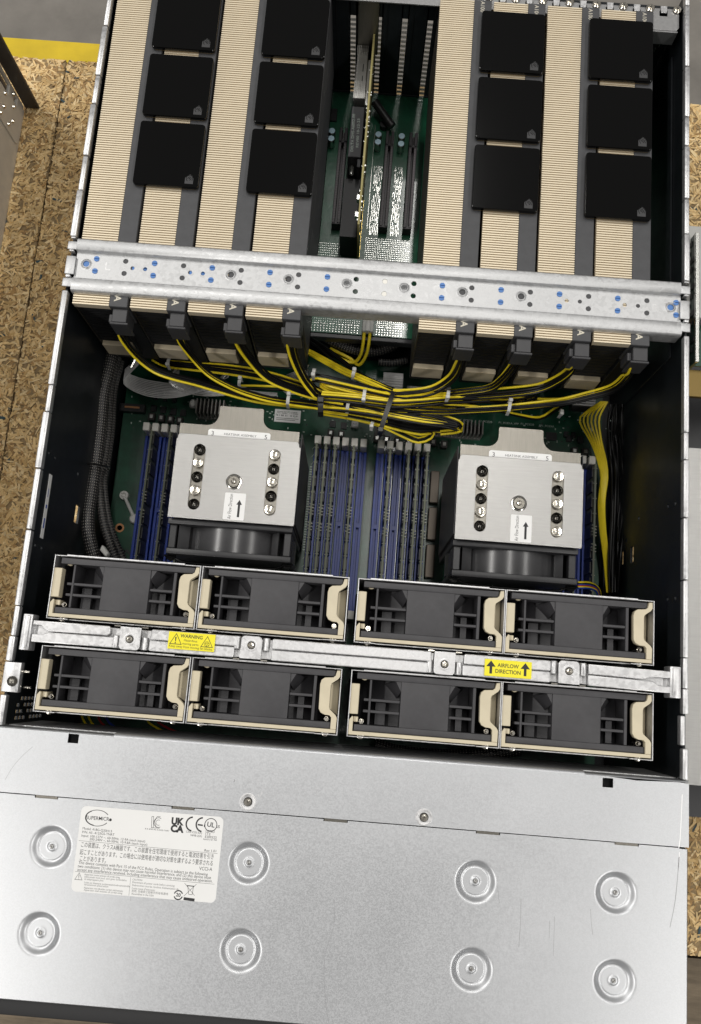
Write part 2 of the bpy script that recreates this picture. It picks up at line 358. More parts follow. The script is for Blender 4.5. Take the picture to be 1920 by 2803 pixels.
# ================================================================== CHASSIS
ch = empty('server_chassis', (218.5, 360, 0), 'open silver and black rack server chassis with folded top rims', 'server chassis')
box('base_panel', 'black_wall', ch, 0, 437, 0, 737, 0, 1.5)
def wall(x0, x1, holes): wall_x('side_wall', 'black_wall', ch, x0, x1, [(2,1.6),(737,1.6),(737,173.8),(2,173.8)], holes)
def wh(y, z, r): return circle(y, z, r, 14)
vent = [rrect(163+i*4.2+(j % 2)*0, 165.6+i*4.2, 96+j*6.6, 101+j*6.6, .6, 2) for i in range(4) for j in range(9) if (i*7+j*3) % 5]
wall(.4, 2.2, [wh(343.2,163.2,1.5), wh(343.4,150.5,1.3), wh(344.5,98,1.7), rrect(308,322,82,92,.8,2), wh(278.6,163.2,1.5), wh(278.7,151,1.4)] + vent)
wall(434.8, 436.6, [wh(343.4,144.5,1.6), wh(342.4,158.6,1.6), wh(346.8,81,1.6), wh(334.5,51.5,1.4), rrect(316,327,36,44,.8,2), rrect(314,327,62,70,.8,2), wh(277.6,145,1.6), wh(276.8,159.5,1.6)])
rimseg = [(722,737,0),(670.2,721.5,0),(628.2,669.2,1),(604.6,627.4,0),(562.4,603.8,1),(534.6,561.4,0.3),(498.6,534.3,1.6),(496.8,498.2,.2),
          (488.4,486.9,.2),(467.2,469.5,.2),(388.0,457.2,1),(368.8,387.6,0),(329.2,368.4,1.6),(287.4,328.4,.6),(236.8,286.6,.8),(217.2,236.4,0),(201.2,216.8,1.4),(181.5,200.0,-1.0),(160.8,179.6,1)]
for y0, y1, k in rimseg:
    y0, y1 = min(y0, y1), max(y0, y1)
    for side in (0, 1):
        o = .6*k; a, b = (-o+.2, 3.6) if side == 0 else (433.4, 436.8+o*.45)
        box('rim', 'galv', ch, a, b, y0, y1, 172.2 if k >= 0 else 168, 178 if k >= 0 else 174, .7, 2)
# rear
rp = MB()
rp.box(2.4, 160.8, 723.2, 725, 1.6, 172)
for a, b in ((165.4,181.2),(185.4,202.2),(206.2,222.6),(226.8,242.8),(247.0,434.6)): rp.box(a, b, 723.2, 725, 1.6, 172)
rp.box(160.8, 247, 723.2, 725, 1.6, 50); rp.box(160.8, 247, 723.2, 725, 143, 172)
rp.build('rear_panel', 'black_wall', ch)
for xc in (163.1, 183.3, 204.2, 224.7, 244.9):  # bright rungs added and tilted to catch light, standing in for lit openings
    m = MB()
    for k in range(17):
        z = 54.5+k*5.15; m.add([(xc-2.0, 723.6, z), (xc+2.0, 723.6, z), (xc+2.0, 722.7, z+.7), (xc-2.0, 722.7, z+.7), (xc+2.0, 723.6, z+2.6), (xc-2.0, 723.6, z+2.6)], [(0,1,2,3),(3,2,4,5),(0,3,5),(1,4,2),(1,0,5,4)])
    m.build('vent_strip', 'solder', ch)
for a, b in ((166.2,180.4),(207.2,221.8),(227.6,242.0),(248.0,262)):
    s = MB().box(a, b, 721.4, 723.1, 56, 170).box(a-1, b+1, 720.4, 723.1, 52.5, 56); s.build('slot_cover', 'black_wall', ch, .4)
    MB().box(a+3.4, a+4.2, 720.9, 721.5, 58, 168).build('slot_cover_crease', 'black_wall', ch, .2)
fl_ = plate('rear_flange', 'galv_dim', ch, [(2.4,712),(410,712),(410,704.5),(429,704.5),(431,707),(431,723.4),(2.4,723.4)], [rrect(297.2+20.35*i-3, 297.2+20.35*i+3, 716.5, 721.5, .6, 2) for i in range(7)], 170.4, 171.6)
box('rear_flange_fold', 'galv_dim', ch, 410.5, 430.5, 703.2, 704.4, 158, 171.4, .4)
for i in range(7):
    x = 297.2+20.35*i
    MB().prism([(x-2.6,724.5),(x+2.6,724.5),(x+2.2,718.5),(x-2.2,718.5)], 171.8, 172.8).build('flange_tab', 'galv', ch, .3)
for i in range(8): screw(ch, 286.9+20.35*i, 722.2, 172.2, 3.3)
sc = MB()
for k in range(9): sc.box(415+k*1.9, 416.2+k*1.9, 721.6, 723.4, 90+k*6.2, 93.4+k*6.2)
sc.build('vent_strip', 'solder', ch)
# shallow stamped ridge lines on the right wall and a dark vertical baffle beside the cards
box('inner_baffle', 'black_wall', ch, 433.2, 434.7, 452, 700, 2, 150, .4)
# latch bracket on the left rim
lb = MB().box(-1.5, 9.5, 181.5, 200.5, 170, 176).build('latch_bracket', 'galv', ch, .6, 2)
MB().lathe((5.2, 188.4, 176.2), [(3.5,-.6),(3.3,.5),(2.8,1.7),(1.8,2.6),(.6,3.0),(.001,3.05)], 24).build('knob', 'steel_warm', lb)
for z in (160, 166): MB().cyl((9.5, 185 if z == 160 else 195, z+6), 1.0, 4.5, 'x', 12).build('rivet', 'nickel', lb)
# strip of tape on the left wall and little front bezel
tp = MB().box(2.25, 2.45, 285, 330, 151.5, 157).build('sticker', 'label_white', ch)
MB().box(2.46, 2.5, 292, 299, 153.3, 155.4).box(2.46, 2.5, 306, 308.5, 153.2, 155.6).box(2.46, 2.5, 314, 320, 154, 155).build('handwriting', 'wire_blue', tp)
box('front_bezel', 'bezel', ch, -6, 443, -7.5, 2.2, 3, 172.6, 1.2, 2)
box('front_lip', 'galv', ch, 2.4, 434.6, 160.2, 160.9, 100, 163)
# ------------------------------------------------------------------ cover strip
cs = empty('cover_strip', (218.7, 140, 170), 'narrow galvanised cover strip between the fans and the dimpled cover', 'cover')
plate('strip_sheet', 'cover', cs, [(0,120.7),(437.4,120.7),(437.4,158.6),(430,159.2),(405,158.2),(385,159.4),(0,159.4)], [rrect(46.4,53,153.4,159,.2,1), rrect(383.4,390,152.6,158.2,.2,1)], 176.9, 178, .12)
m = MB(); pf = [(159.3,178),(160.4,177.7),(161.2,176.9),(161.5,175.6),(161.5,166),(160.8,166),(160.8,175.5),(160.4,176.4),(159.3,176.9)]
m.prism(pf, 75, 372, 'x'); m.build('folded_lip', 'cover', cs, 0, smooth=50)
for a, b in ((0,75),(372,437.4)): MB().prism([(159.25,177.8),(160,177.3),(160.4,176),(160.4,166),(159.6,166),(159.4,176)], a, b, 'x').build('folded_lip', 'cover', cs)
box('square_recess', 'black', cs, 44, 56, 151, 160, 168, 169); box('square_recess', 'black', cs, 381, 392, 150, 159, 168, 169)
box('side_fold', 'cover', cs, 436.3, 437.4, 120.7, 158.6, 150, 176.8, .3)
for x, y in ((163.3,126.7),(273.2,126.0)):
    MB().lathe((x, y, 178.02), [(5.2,0),(4.6,.12),(4.2,-.0),(2.8,-.02)], 28).build('screw_seat', 'galv', cs)
    screw(cs, x, y, 178.05, 2.5)
# ------------------------------------------------------------------ dimpled front cover
cv = empty('front_cover', (218.5, 61, 160), 'large galvanised front cover with eight round dimples and white rating label', 'cover')
DX = [44.8, 167.3, 307.2, 393.1]; DY = [90.8, 40.8]
dim = [circle(x, y, 12.9, 40) for x in DX for y in DY]
notch = [(30.5,45.1),(116.2,130.7),(211.1,226.2),(305.8,320.9),(391.7,406.7)]
out = [(0,3.4)]
out += [(435.6,3.4),(436.4,4.2),(436.4,119.6),(431.8,119.6),(431.2,120.1)]
for a, b in notch[::-1]: out += [(b,120.1),(b,118.9),(a,118.9),(a,120.1)]
out += [(0,120.1)]
plate('cover_sheet', 'cover', cv, out, dim, 176.7, 177.6, .1)
for a, b in notch: box('notch_tab', 'steel_warm', cv, a+.4, b-.4, 118.8, 120.6, 176.6, 177.2, .15)
for x in DX:
    for y in DY:
        d = MB().lathe((x, y, 177.6), [(13.7,.02),(13.2,.015),(12.6,-.06),(12.0,-.30),(11.2,-.85),(10.2,-1.70),(9.3,-2.35),(8.8,-2.55),(8.4,-2.60),(8.1,-2.60),(7.9,-2.45),(7.6,-2.40),(7.3,-2.40),(4.2,-2.40),(3.2,-2.40),(2.9,-2.3),(2.4,-1.9),(2.1,-1.8),(1.5,-1.8),(1.3,-2.4),(.9,-2.9),(.001,-2.9)], 48).build('dimple', 'dimple', cv, smooth=40)
        MB().lathe((x, y, 175.75), [(1.35,.05),(1.2,.25),(.8,.3),(.6,-.4),(.001,-.5)], 16).build('rivet', 'steel', d)
MB().prism([(3.5,177.5),(2.9,176.9),(2.6,176),(2.6,166),(3.2,166),(3.3,175.8)], 0, 436.4, 'x').build('front_fold', 'cover', cv)
MB().prism([(436.3,177.5),(437.0,176.9),(437.3,176),(437.3,150),(436.6,150),(436.4,175.8)], 3.4, 119.4, 'y').build('side_fold', 'cover', cv)
def scr(pts, r, m_):
    P = spline([at(u, v, 177.62 if v > 1930 else 178.02) for u, v in pts], 3); q = MB()
    for a, b in zip(P, P[1:]):
        t = (b-a); n_ = Vector((-t.y, t.x, 0)).normalized()*r*.75; q.add([a-n_, b-n_, b+n_, a+n_], [(0,1,2,3)])
    q.build('scratch', m_, cv if pts[0][1] > 1930 else cs)
scr([(1542,1945),(1538,1995),(1532,2050),(1521,2105)], .22, 'scratch_dark')
scr([(1543,1934),(1542,1950),(1540,1972)], .28, 'scratch_light')
scr([(1549,1803),(1547,1850),(1544,1905),(1541,1925)], .35, 'scratch_light')
scr([(759,2040),(758,2100),(740,2160),(736,2210),(740,2280),(747,2322)], .12, 'scratch_dark')
scr([(1341,2063),(1342,2090),(1346,2122)], .12, 'scratch_dark'); scr([(1183,2040),(1182,2090),(1178,2150)], .12, 'scratch_dark'); scr([(1130,2010),(1132,2035),(1134,2050)], .1, 'scratch_dark')
scr([(1259,2080),(1258,2120),(1256,2170)], .1, 'scratch_dark'); scr([(1248,2090),(1247,2130)], .1, 'scratch_dark'); scr([(298,2022),(297,2045)], .12, 'scratch_dark')
scr([(585,1803),(590,1808),(594,1802),(596,1797)], .35, 'galv'); scr([(531,1775),(533,1772),(532,1769)], .3, 'scratch_dark'); scr([(924,1945),(922,1955)], .12, 'scratch_dark')
scr([(12,1770),(30,1740),(55,1712),(75,1695)], .12, 'scratch_dark')
# ================================================================== SUPPORT BAR over the cards
sb = empty('support_bar', (218.5, 477, 165), 'long galvanised support bar with blue plugs and holes across the graphics cards', 'metal bar')
YU, YL = 482.9, 473.6
big = [12.8, 115.4, 156.2, 197.3, 237.9, 278.8, 320.1, 424.8]
pairs = [19.4, 40.1, 60.7, 81.3, 101.7, 122.3, 142.7, 163.0, 183.4, 203.8, 224.1, 244.6, 264.6, 285.4, 306.0, 326.6, 347.1, 367.6, 388.0, 408.5, 428.9]
bluep = {19.4, 60.7, 101.7, 142.7, 183.4, 264.6, 306.0, 347.1, 388.0, 428.9}
single = [45.5, 54.5, 86.4, 95.5, 352.3, 361.5, 393.0, 402.3]
def sk(x): return 1.1*(1-x/218.5) if x < 218.5 else 0.0       # the bar lies a little askew
holes = [circle(x, 478.8+sk(x)*.5, 2.3, 22) for x in big] + [circle(x, y+sk(x), 1.85, 16) for x in pairs for y in (YU, YL)] + [circle(x, 478.5+sk(x)*.5, 1.45, 14) for x in single]
plate('web', 'galv_bar', sb, [(5,467.6),(432.2,466.6),(432.2,488.2),(5,489.4)], holes, 173.4, 174.5, .12)
ru = MB().prism([(488.0,173.2),(488.0,177.2),(488.7,178),(496.2,178),(497.2,177.2),(497.4,176),(497.4,166),(496.6,166),(496.6,173.2)], 5, 431.4, 'x'); ru.build('rail', 'galv_bar', sb, .2)
rl = MB().prism([(467.4,173.2),(467.4,177.4),(466.8,178),(459.8,178),(458.5,177.5),(457.7,176.4),(457.4,175),(457.4,164),(458.2,164),(458.2,173.2)], 5, 432, 'x'); rl.build('rail', 'galv_bar', sb, .2)
for x0, x1 in ((-1.2, 5.4), (431, 437.6)):
    for y0, y1, z in ((488.4,494.4,178.1),(460.2,466.6,178.1),(470.2,484.0,176.8)): box('end_tab', 'galv_bar', sb, x0, x1, y0, y1, z-1.6, z, .5, 2)
for x in big:
    yc = 478.8+sk(x)*.5
    c = MB().lathe((x, yc, 174.5), [(5.4,.02),(4.9,-.18),(4.2,.02),(3.4,.10),(3.1,.5),(2.75,.95),(2.4,.95),(2.3,.4),(2.3,-3.5),(2.2,-3.6)], 28).build('threaded_boss', 'galv_bar', sb, smooth=60)
    c.data.polygons[-1].use_smooth = False
    if x in (12.8, 424.8): MB().cyl((x, yc, 172.6), 2.2, 1.9, 'z', 20).build('blue_plug', 'blue_screw', sb)
for x in pairs:
    for y in (YU, YL):
        if x in bluep:
            q = MB()
            for s_ in (0, 1):     # two half discs with a slot between
                q.prism([(x+1.95*math.cos(a), y+sk(x)+(.28 if s_ == 0 else -.28)+1.75*math.sin(a)) for a in [math.pi*s_+math.pi*i/10 for i in range(11)]], 173.2, 174.9)
            q.cyl((x, y+sk(x), 173.0), 1.84, 1.0, 'z', 16); q.build('blue_plug', 'blue_screw', sb)
        if x == 224.1: MB().cyl((x, y+sk(x), 172.4), 1.84, 1.6, 'z', 16).build('white_plug', 'latch_white', sb)
for x in (45.5, 54.5, 86.4, 95.5): MB().cyl((x, 478.5+sk(x)*.5, 171.9), 1.44, 1.9, 'z', 14).build('blue_plug', 'blue_screw', sb)
text('R', 'galv', sb, (411.5, 474.7, 174.52), 9); text('L', 'galv', sb, (25.5, 476, 174.52), 9)
# ================================================================== GRAPHICS CARDS
GX = [6.5+40.64*i for i in range(4)] + [250.0+40.70*i for i in range(4)]
G0, G1, GT = 449.7, 717.5, 173.8
gname = ['leftmost of the eight cream finned graphics cards', 'second cream finned graphics card from the left wall', 'third cream finned graphics card from the left wall', 'fourth finned graphics card from the left, beside the small slots',
         'finned graphics card just right of the empty slots', 'third cream finned graphics card from the right wall', 'second cream finned graphics card from the right wall', 'rightmost finned graphics card, next to the bare black wall']
def make_gpu():
    x0 = GX[0]; g = empty('graphics_card', (x0+19.5, 583, 56))
    b = MB(); n = 146; p = (G1-G0)/n
    for i in range(n): b.box(x0, x0+25.7, G0+i*p, G0+i*p+p*.56, GT-3.6, GT)
    b.box(x0, x0+25.7, G0, G1-.2, GT-6, GT-3.6); b.build('cooling_fins', 'gpu_fin', g, kind='stuff')
    box('shroud', 'gpu_dark', g, x0+25.8, x0+38.8, G0-.4, G1, 146, GT+.3, .35)
    box('card_body', 'gpu_black', g, x0+.4, x0+38.4, G0+2.5, G1-1, 67, GT-6.1)
    box('side_plate', 'gpu_dark', g, x0+25.8, x0+38.8, G0+8, G1, 78, 145.9, .3)
    box('backplate', 'gpu_back', g, x0, x0+.9, G0+.2, G1, 80, GT-6.2)
    q = MB()
    for k in range(22): q.box(x0+1.2, x0+25.4, G0+.6+.2*(k % 2), G0+3, 106+k*2.8, 107.5+k*2.8)
    q.build('front_louvres', 'gpu_black', g, kind='stuff')
    box('base_strip', 'gold_strip', g, x0+1.4, x0+25.0, G0-1.6, G0+6, 82, 102, .4)
    fr = MB().box(x0+26, x0+38.6, G0+7, G0+8.2, 82, 145); fr.box(x0+27, x0+28.4, G0-1, G0+7, 82, 145); fr.build('front_bracket', 'gpu_black', g, .2)
    MB().box(x0+18.2, x0+19.8, 530, 690, 56.5, 68).build('edge_connector', 'pcb_edge', g)
    text('A100', 'print_cream', g, (x0+30.6, 716.3, GT+.34), 4.4, -90)
    text('A', 'print_cream', g, (x0+29.2, 457.8, GT+.34), 6.6, -90, bold=.15)
    return g
gpu0 = make_gpu(); gpus = []
for i, x in enumerate(GX):
    g = gpu0 if i == 0 else dup(gpu0, x-GX[0]); tag(g, gname[i], 'graphics card', 'graphics cards standing in two blocks of four'); gpus.append(g)
# ------------------------------------------------------------------ bridges
def make_bridge():
    b = empty('bridge_connector', (61.8, 567.8, 174.2))
    plate('cap', 'bridge_gloss', b, rrect(38.1, 85.5, 542.4, 593.2, 2.4), [], 175.0, 178.3, .6)
    plate('edge_board', 'bridge_edge', b, rrect(38.7, 84.9, 542.9, 592.7, 2.2), [], 174.25, 174.95, .05)
    lg = box('logo_patch', 'logo_grey', b, 75.5, 81.5, 545.0, 549.4, 178.3, 178.36)
    cx, cy = 78.7, 549.2; P = []
    q = MB().prism([(75.5,549.4),(81.5,549.4),(80.6,551.2),(78.9,552.4),(77.2,551.4)], 178.3, 178.36); q.build('logo_peak', 'logo_grey', lg)
    q = MB()
    for r0, r1, t0, t1 in ((2.7,2.3,-40,235),(1.5,1.1,-90,200),(.55,.2,0,360)):
        A = [math.radians(t0+(t1-t0)*i/16) for i in range(17)]
        for a, c in zip(A, A[1:]):
            q.add([(cx+r*math.cos(t)*.92, cy+r*math.sin(t), 178.39) for r, t in ((r0,a),(r0,c),(r1,c),(r1,a))], [(0,1,2,3)])
    q.build('logo_eye', 'bridge_gloss', lg)
    return b
br0 = make_bridge(); first = True
row = ['nearest to the support bar', 'in the middle of its column of three', 'farthest from the support bar']
colm = ['first', 'second', 'third', 'fourth']
for j, bx_ in enumerate((38.1, 119.7, 281.6, 362.2)):
    for i, by_ in enumerate((542.4, 598.1, 654.3)):
        b = br0 if first else dup(br0, bx_-38.1, by_-542.4); first = False
        tag(b, 'black bridge %s, %s column from the left' % (row[i], colm[j]), 'bridge', 'black bridges joining card pairs')
# ================================================================== FAN MODULES
def make_fan():
    W, D, T = 96.6, 41.2, 172.0; X, Y = 19.6, 230.6
    f = empty('fan_module', (X+W/2, Y+D/2, 60))
    c = MB().box(X, X+.7, Y-.4, Y+D+.6, 80, T+.4).box(X+W+.2, X+W+.9, Y-.4, Y+D+.6, 80, T+.4)
    c.box(X+.7, X+W+.2, Y+D, Y+D+.6, 80, T-.2).box(X+.7, X+14, Y-.4, Y+.2, 80, T).box(X+W-14, X+W+.2, Y-.4, Y+.2, 80, T)
    c.box(X+8, X+W-10, Y+D+.1, Y+D+1.2, T-.1, T+.6); c.box(X+11, X+W-11, Y-.5, Y+.3, T-8, T-4.5)
    c.build('cage', 'galv', f, .12)
    # housing: centre panel, two long flanges, side walls and cross ribs round the pockets
    h = MB(); z1 = T-1.6; z0 = 128
    h.box(X+33.0, X+64.4, Y+7.5, Y+36.5, z0, z1)
    h.box(X+4.0, X+93.6, Y+3.4, Y+7.6, 90, z1); h.box(X+4.0, X+93.4, Y+36.4, Y+40.4, 90, z1)
    hs = h.build('housing', 'fan_plastic', f, .5, 2)
    for xa, xb in ((X+12.6, X+14.0), (X+79.6, X+81.6)): box('housing_wall', 'fan_plastic', f, xa, xb, Y+7.7, Y+36.3, 110, z1-1, .2)
    for yy in (15.4, 22.6):
        box('rib', 'fan_plastic', f, X+9.4, X+32.9, Y+yy, Y+yy+1.7, 150, z1-1.4, .2); box('rib', 'fan_plastic', f, X+64.5, X+79.5, Y+yy, Y+yy+1.7, 150, z1-1.4, .2)
    # funnel facets of the pockets and the fan barrel below
    q = MB(); q2 = MB()
    q.add([(X+33,Y+36.3,z1-1),(X+33,Y+30,z1-1),(X+29.5,Y+36.3,z1-1),(X+30,Y+24,z1-16),(X+22,Y+34,z1-18)], [(0,2,1),(2,4,3,1)])
    q2.add([(X+64.4,Y+36.3,z1-1),(X+64.4,Y+30,z1-1),(X+68,Y+36.3,z1-1),(X+67.4,Y+24,z1-16),(X+75,Y+34,z1-18)], [(0,1,2),(2,1,3,4)])
    q.build('pocket_funnel', 'fan_plastic', f, smooth=20); q2.build('pocket_funnel', 'fan_plastic', f, smooth=20)
    MB().cyl((X+W/2, Y+7.7, 112), 49.5, 28.6, 'y', 64).build('barrel', 'fan_plastic', f)
    box('pocket_post', 'fan_plastic', f, X+70, X+74, Y+8, Y+22, 140, 161.5); box('pocket_post', 'fan_plastic', f, X+17.5, X+24, Y+8, Y+22, 140, 160.5)
    # beige bracket: front strip with its left return, and the waisted handle on the right
    plate('bracket', 'beige', f, [(X+.9,Y+1.0),(X+96.2,Y+1.0),(X+96.2,Y+3.3),(X+3.4,Y+3.3),(X+3.4,Y+12.2),(X+2.6,Y+12.6),(X+.9,Y+10.2)], [], T-5, T, .25)
    box('bracket_return', 'beige', f, X+3.5, X+6.6, Y+9, Y+12.4, T-14, T-3, .4)
    hd = [(92.6,3.4),(92.6,10.6),(91.4,11.8),(88.2,12.0),(85.6,13.2),(84.2,15.6),(83.9,31),(84.6,33.8),(86.6,35.4),(92.0,35.9),(93.4,37.0),(94.2,40.4),(96.4,40.6),(96.5,36.8),(95.4,35.0),(91.4,32.0),(90.9,30.6),(90.9,17.0),(91.4,15.6),(95.4,12.2),(96.4,10.4),(96.2,3.4)]
    plate('handle', 'beige', f, [(X+a, Y+b_) for a, b_ in hd], [], T-5, T, .3)
    MB().add([(X+91,Y+31.4,T-5),(X+91,Y+16,T-5),(X+96.3,Y+12,T-12),(X+96.3,Y+35,T-12),(X+91,Y+31.4,T-16),(X+91,Y+16,T-16),(X+96.3,Y+12,T-16),(X+96.3,Y+35,T-16)],
             [(0,1,2,3),(0,4,5,1),(1,5,6,2),(2,6,7,3),(3,7,4,0)]).build('handle_slope', 'beige', f)
    MB().prism([(X+.3,T-7),(X+6.2,T-7),(X+6.2,T+.4),(X+2.6,T+.8),(X+.3,T-.4)], Y+14, Y+33.2, 'y').build('lever', 'beige', f, .35)
    MB().lathe((X+9,Y+38,T-7), [(2.4,0),(2.4,2),(2,2.4),(.001,2.4)], 16).build('lever_knuckle', 'beige', f)
    for xx, yy in ((8.8,9.6),(89.6,9.4)):
        MB().cyl((X+xx, Y+yy, T-14), 1.6, 8.5, 'z', 12).cyl((X+xx, Y+yy, T-7.6), 1.9, 2.0, 'z', 6, 1.2).cyl((X+xx, Y+yy, T-5), 1.2, 2.6, 'z', 10, .9).build('spring_pin', 'nickel', f)
    for xx in (8.8, 89.4): MB().lathe((X+xx, Y+.7, T-5.5), [(2.6,0),(2.2,1.2),(1,1.6),(.001,1.6)], 14).build('pin_foot', 'nickel', f)
    box('guard', 'fan_dark', f, X+1, X+W, Y+1, Y+40, 60, 90)
    return f
fan0 = make_fan(); first = True
where = {0: 'behind the fan bar, first from the left wall', 1: 'behind the fan bar, second from the left wall', 2: 'behind the fan bar, right of the centre gap', 3: 'behind the fan bar, beside the right wall',
         4: 'next to the cover strip, first from the left wall', 5: 'next to the cover strip, second from the left wall', 6: 'next to the cover strip, right of the centre gap', 7: 'next to the cover strip, beside the right wall'}
for i in range(8):
    fx = (19.6, 118.0, 221.4, 319.2)[i % 4]; fy = 230.6 if i < 4 else 170.9
    f = fan0 if first else dup(fan0, fx-19.6, fy-230.6); first = False
    tag(f, 'dark fan module ' + where[i], 'fan', 'fan modules in two rows of four')
# ================================================================== FAN BAR
fb = empty('fan_bar', (219, 221, 168), 'galvanised cross bar with two yellow labels between the fan rows', 'metal bar')
box('channel', 'galv', fb, 12, 426, 214.8, 227.4, 168, 172.5, .3)
T4 = [77.3, 155.8, 280.6, 360.5]; yt = [220.6, 222.8, 220.4, 222.3]
sec = [(13.5, 64, 68), (90.4, 147, 142), (169, 272, 268), (293, 349, 346), (373, 420, 420)]
for i, (a, b, b2) in enumerate(sec):
    if i == 0: up = [(13.5,228.0),(63,228.0),(64,227),(64,223.2),(62.4,221.8),(24,221.6),(20.5,223.2),(19,225.2),(13.5,225.2)]; lo = [(13.5,214.2),(68.2,214.4),(68.2,220.4),(67,221.2),(24.5,221.1),(20.5,219.4),(13.5,219.2)]
    elif i == 4: up = [(a,221.4),(408,220.9),(413,222.6),(420,222.8),(426,223),(426,227.2),(a,227.8)]; lo = [(a,214.2),(426,213.4),(426,217.4),(418,218),(414.5,220.2),(a,220.8)]
    else: up = rrect(a, b, 221.5, 228.1, 1.4); lo = rrect(a-.6 if i % 2 else a, b2+3, 214.2, 221.0, 1.4)
    plate('rail', 'galv', fb, up, [], 174.6, 177.6, .6); plate('rail', 'galv', fb, lo, [], 174.2, 177.0, .6)
for x, y in zip(T4, yt):
    top = y < 221.5
    o_ = [(x-6.8,228.4),(x+6.8,228.4)] + [(x+6.8-2.6+2.6*math.cos(a), 216.4-2.6*math.sin(a)+.0) for a in [math.pi/2*i/5 for i in range(6)]] + [(x-6.8+2.6-2.6*math.sin(a), 216.4-2.6*math.cos(a)) for a in [math.pi/2*i/5 for i in range(6)]]
    if not top: o_ = [(2*x-px, 442.6-py) for px, py in o_]
    t = plate('screw_tab', 'galv', fb, o_, [], 177.0, 178.2, .3)
    MB().lathe((x, y, 178.22), [(3.9,0),(3.4,.1),(2.6,-.02)], 24).build('screw_seat', 'galv', t)
    screw(t, x, y, 178.25, 2.35)
    for s_ in (-1, 1):
        ya, yb = (214.4, 222.6) if top else (220, 228.2)
        MB().prism([(x+s_*7.0,174),(x+s_*11.6,174),(x+s_*11.6,176.4),(x+s_*10.6,177.4),(x+s_*8.2,177.0),(x+s_*7.0,175.4)][::s_], ya, yb, 'y').build('formed_edge', 'galv', fb, .3)
        box('wire_tab', 'nickel', fb, min(x+s_*7, x+s_*11), max(x+s_*7, x+s_*11), 228.3 if top else 213.4, 229.0 if top else 214.1, 173, 177.4)
for x0, x1, ya, yb in ((6.6, 13.0, 208.6, 231.8), (425.2, 432.4, 210.6, 230.6)):
    e = MB().prism([(x0,ya),(x1,ya),(x1,yb),(x0,yb)], 166, 177.6); e.build('end_bracket', 'galv', fb, .7, 2)
    MB().box(x0+1.6, x1-1.4, ya+1, yb-1, 177.7, 178.8).build('end_rib', 'galv', fb, .5, 2)
def tri(q, cx, cy, s, w_, z):
    P = [(cx, cy+s*.62), (cx-s*.58, cy-s*.42), (cx+s*.58, cy-s*.42)]; k = 1-w_/s*2.6
    I = [(cx+(x-cx)*k, cy+(y-cy)*k - w_*.1) for x, y in P]
    for i in range(3):
        j = (i+1) % 3; q.add([(*P[i],z),(*P[j],z),(*I[j],z),(*I[i],z)], [(0,1,2,3)])
def disc(q, cx, cy, r, z, n=18): q.add([(x, y, z) for x, y in circle(cx, cy, r, n)], [tuple(range(n))])
def ring(q, cx, cy, r0, r1, z, n=28, a0=0, a1=360, ex=1, rot=0):
    A = [math.radians(a0+(a1-a0)*i/n) for i in range(n+1)]; c, s = math.cos(math.radians(rot)), math.sin(math.radians(rot))
    def P(r, t): x, y = ex*r*math.cos(t), r*math.sin(t); return (cx+x*c-y*s, cy+x*s+y*c, z)
    for a, b in zip(A, A[1:]): q.add([P(r0,a),P(r0,b),P(r1,b),P(r1,a)], [(0,1,2,3)])
wl = box('warning_label', 'label_yellow', fb, 102.2, 132.3, 216.7, 227.7, 177.7, 178.5); Z = 178.54
q = MB(); tri(q, 107.1, 222.6, 7.0, .45, Z); disc(q, 106.9, 220.7, .42, Z); q.add([(106.5,224.4,Z),(106.75,221.5,Z),(107.15,221.5,Z),(107.4,224.4,Z)], [(0,1,2,3)])
tri(q, 127.3, 222.2, 7.0, .42, Z)
for k in range(6): ring(q, 127.3+1.15*math.cos(k*math.pi/3), 221.3+1.15*math.sin(k*math.pi/3), .82, .58, Z, 10, ex=.8, rot=k*60)
q.build('pictogram', 'ink', wl)
text('WARNING', 'ink', wl, (109.8, 224.4, Z), 3.1, -1.2, fit=14.4, bold=.05); text('Hazardous', 'ink', wl, (112.2, 222.1, Z), 2.2, -1.2, fit=8.6); text('moving parts.', 'ink', wl, (111.4, 219.9, Z), 2.2, -1.2, fit=10.8)
text('Keep away from moving fan blades.', 'ink', wl, (103.0, 217.9, Z), 2.2, -.9, fit=28.2)
al = box('airflow_label', 'label_yellow', fb, 306.3, 336.4, 215.4, 226.0, 177.7, 178.5)
q = MB()
for cx in (310.3, 332.3): q.prism([(cx-.85,216.9),(cx+.85,216.9),(cx+.85,221.4),(cx+3.0,221.4),(cx,225.2),(cx-3.0,221.4),(cx-.85,221.4)], 178.5, 178.54)
q.build('arrow', 'ink', al); text('AIRFLOW', 'ink', al, (321.3, 221.4, Z), 3.4, -.7, 'CENTER', fit=13.6, bold=.05); text('DIRECTION', 'ink', al, (321.3, 217.6, Z), 3.4, -.7, 'CENTER', fit=16.2, bold=.05)
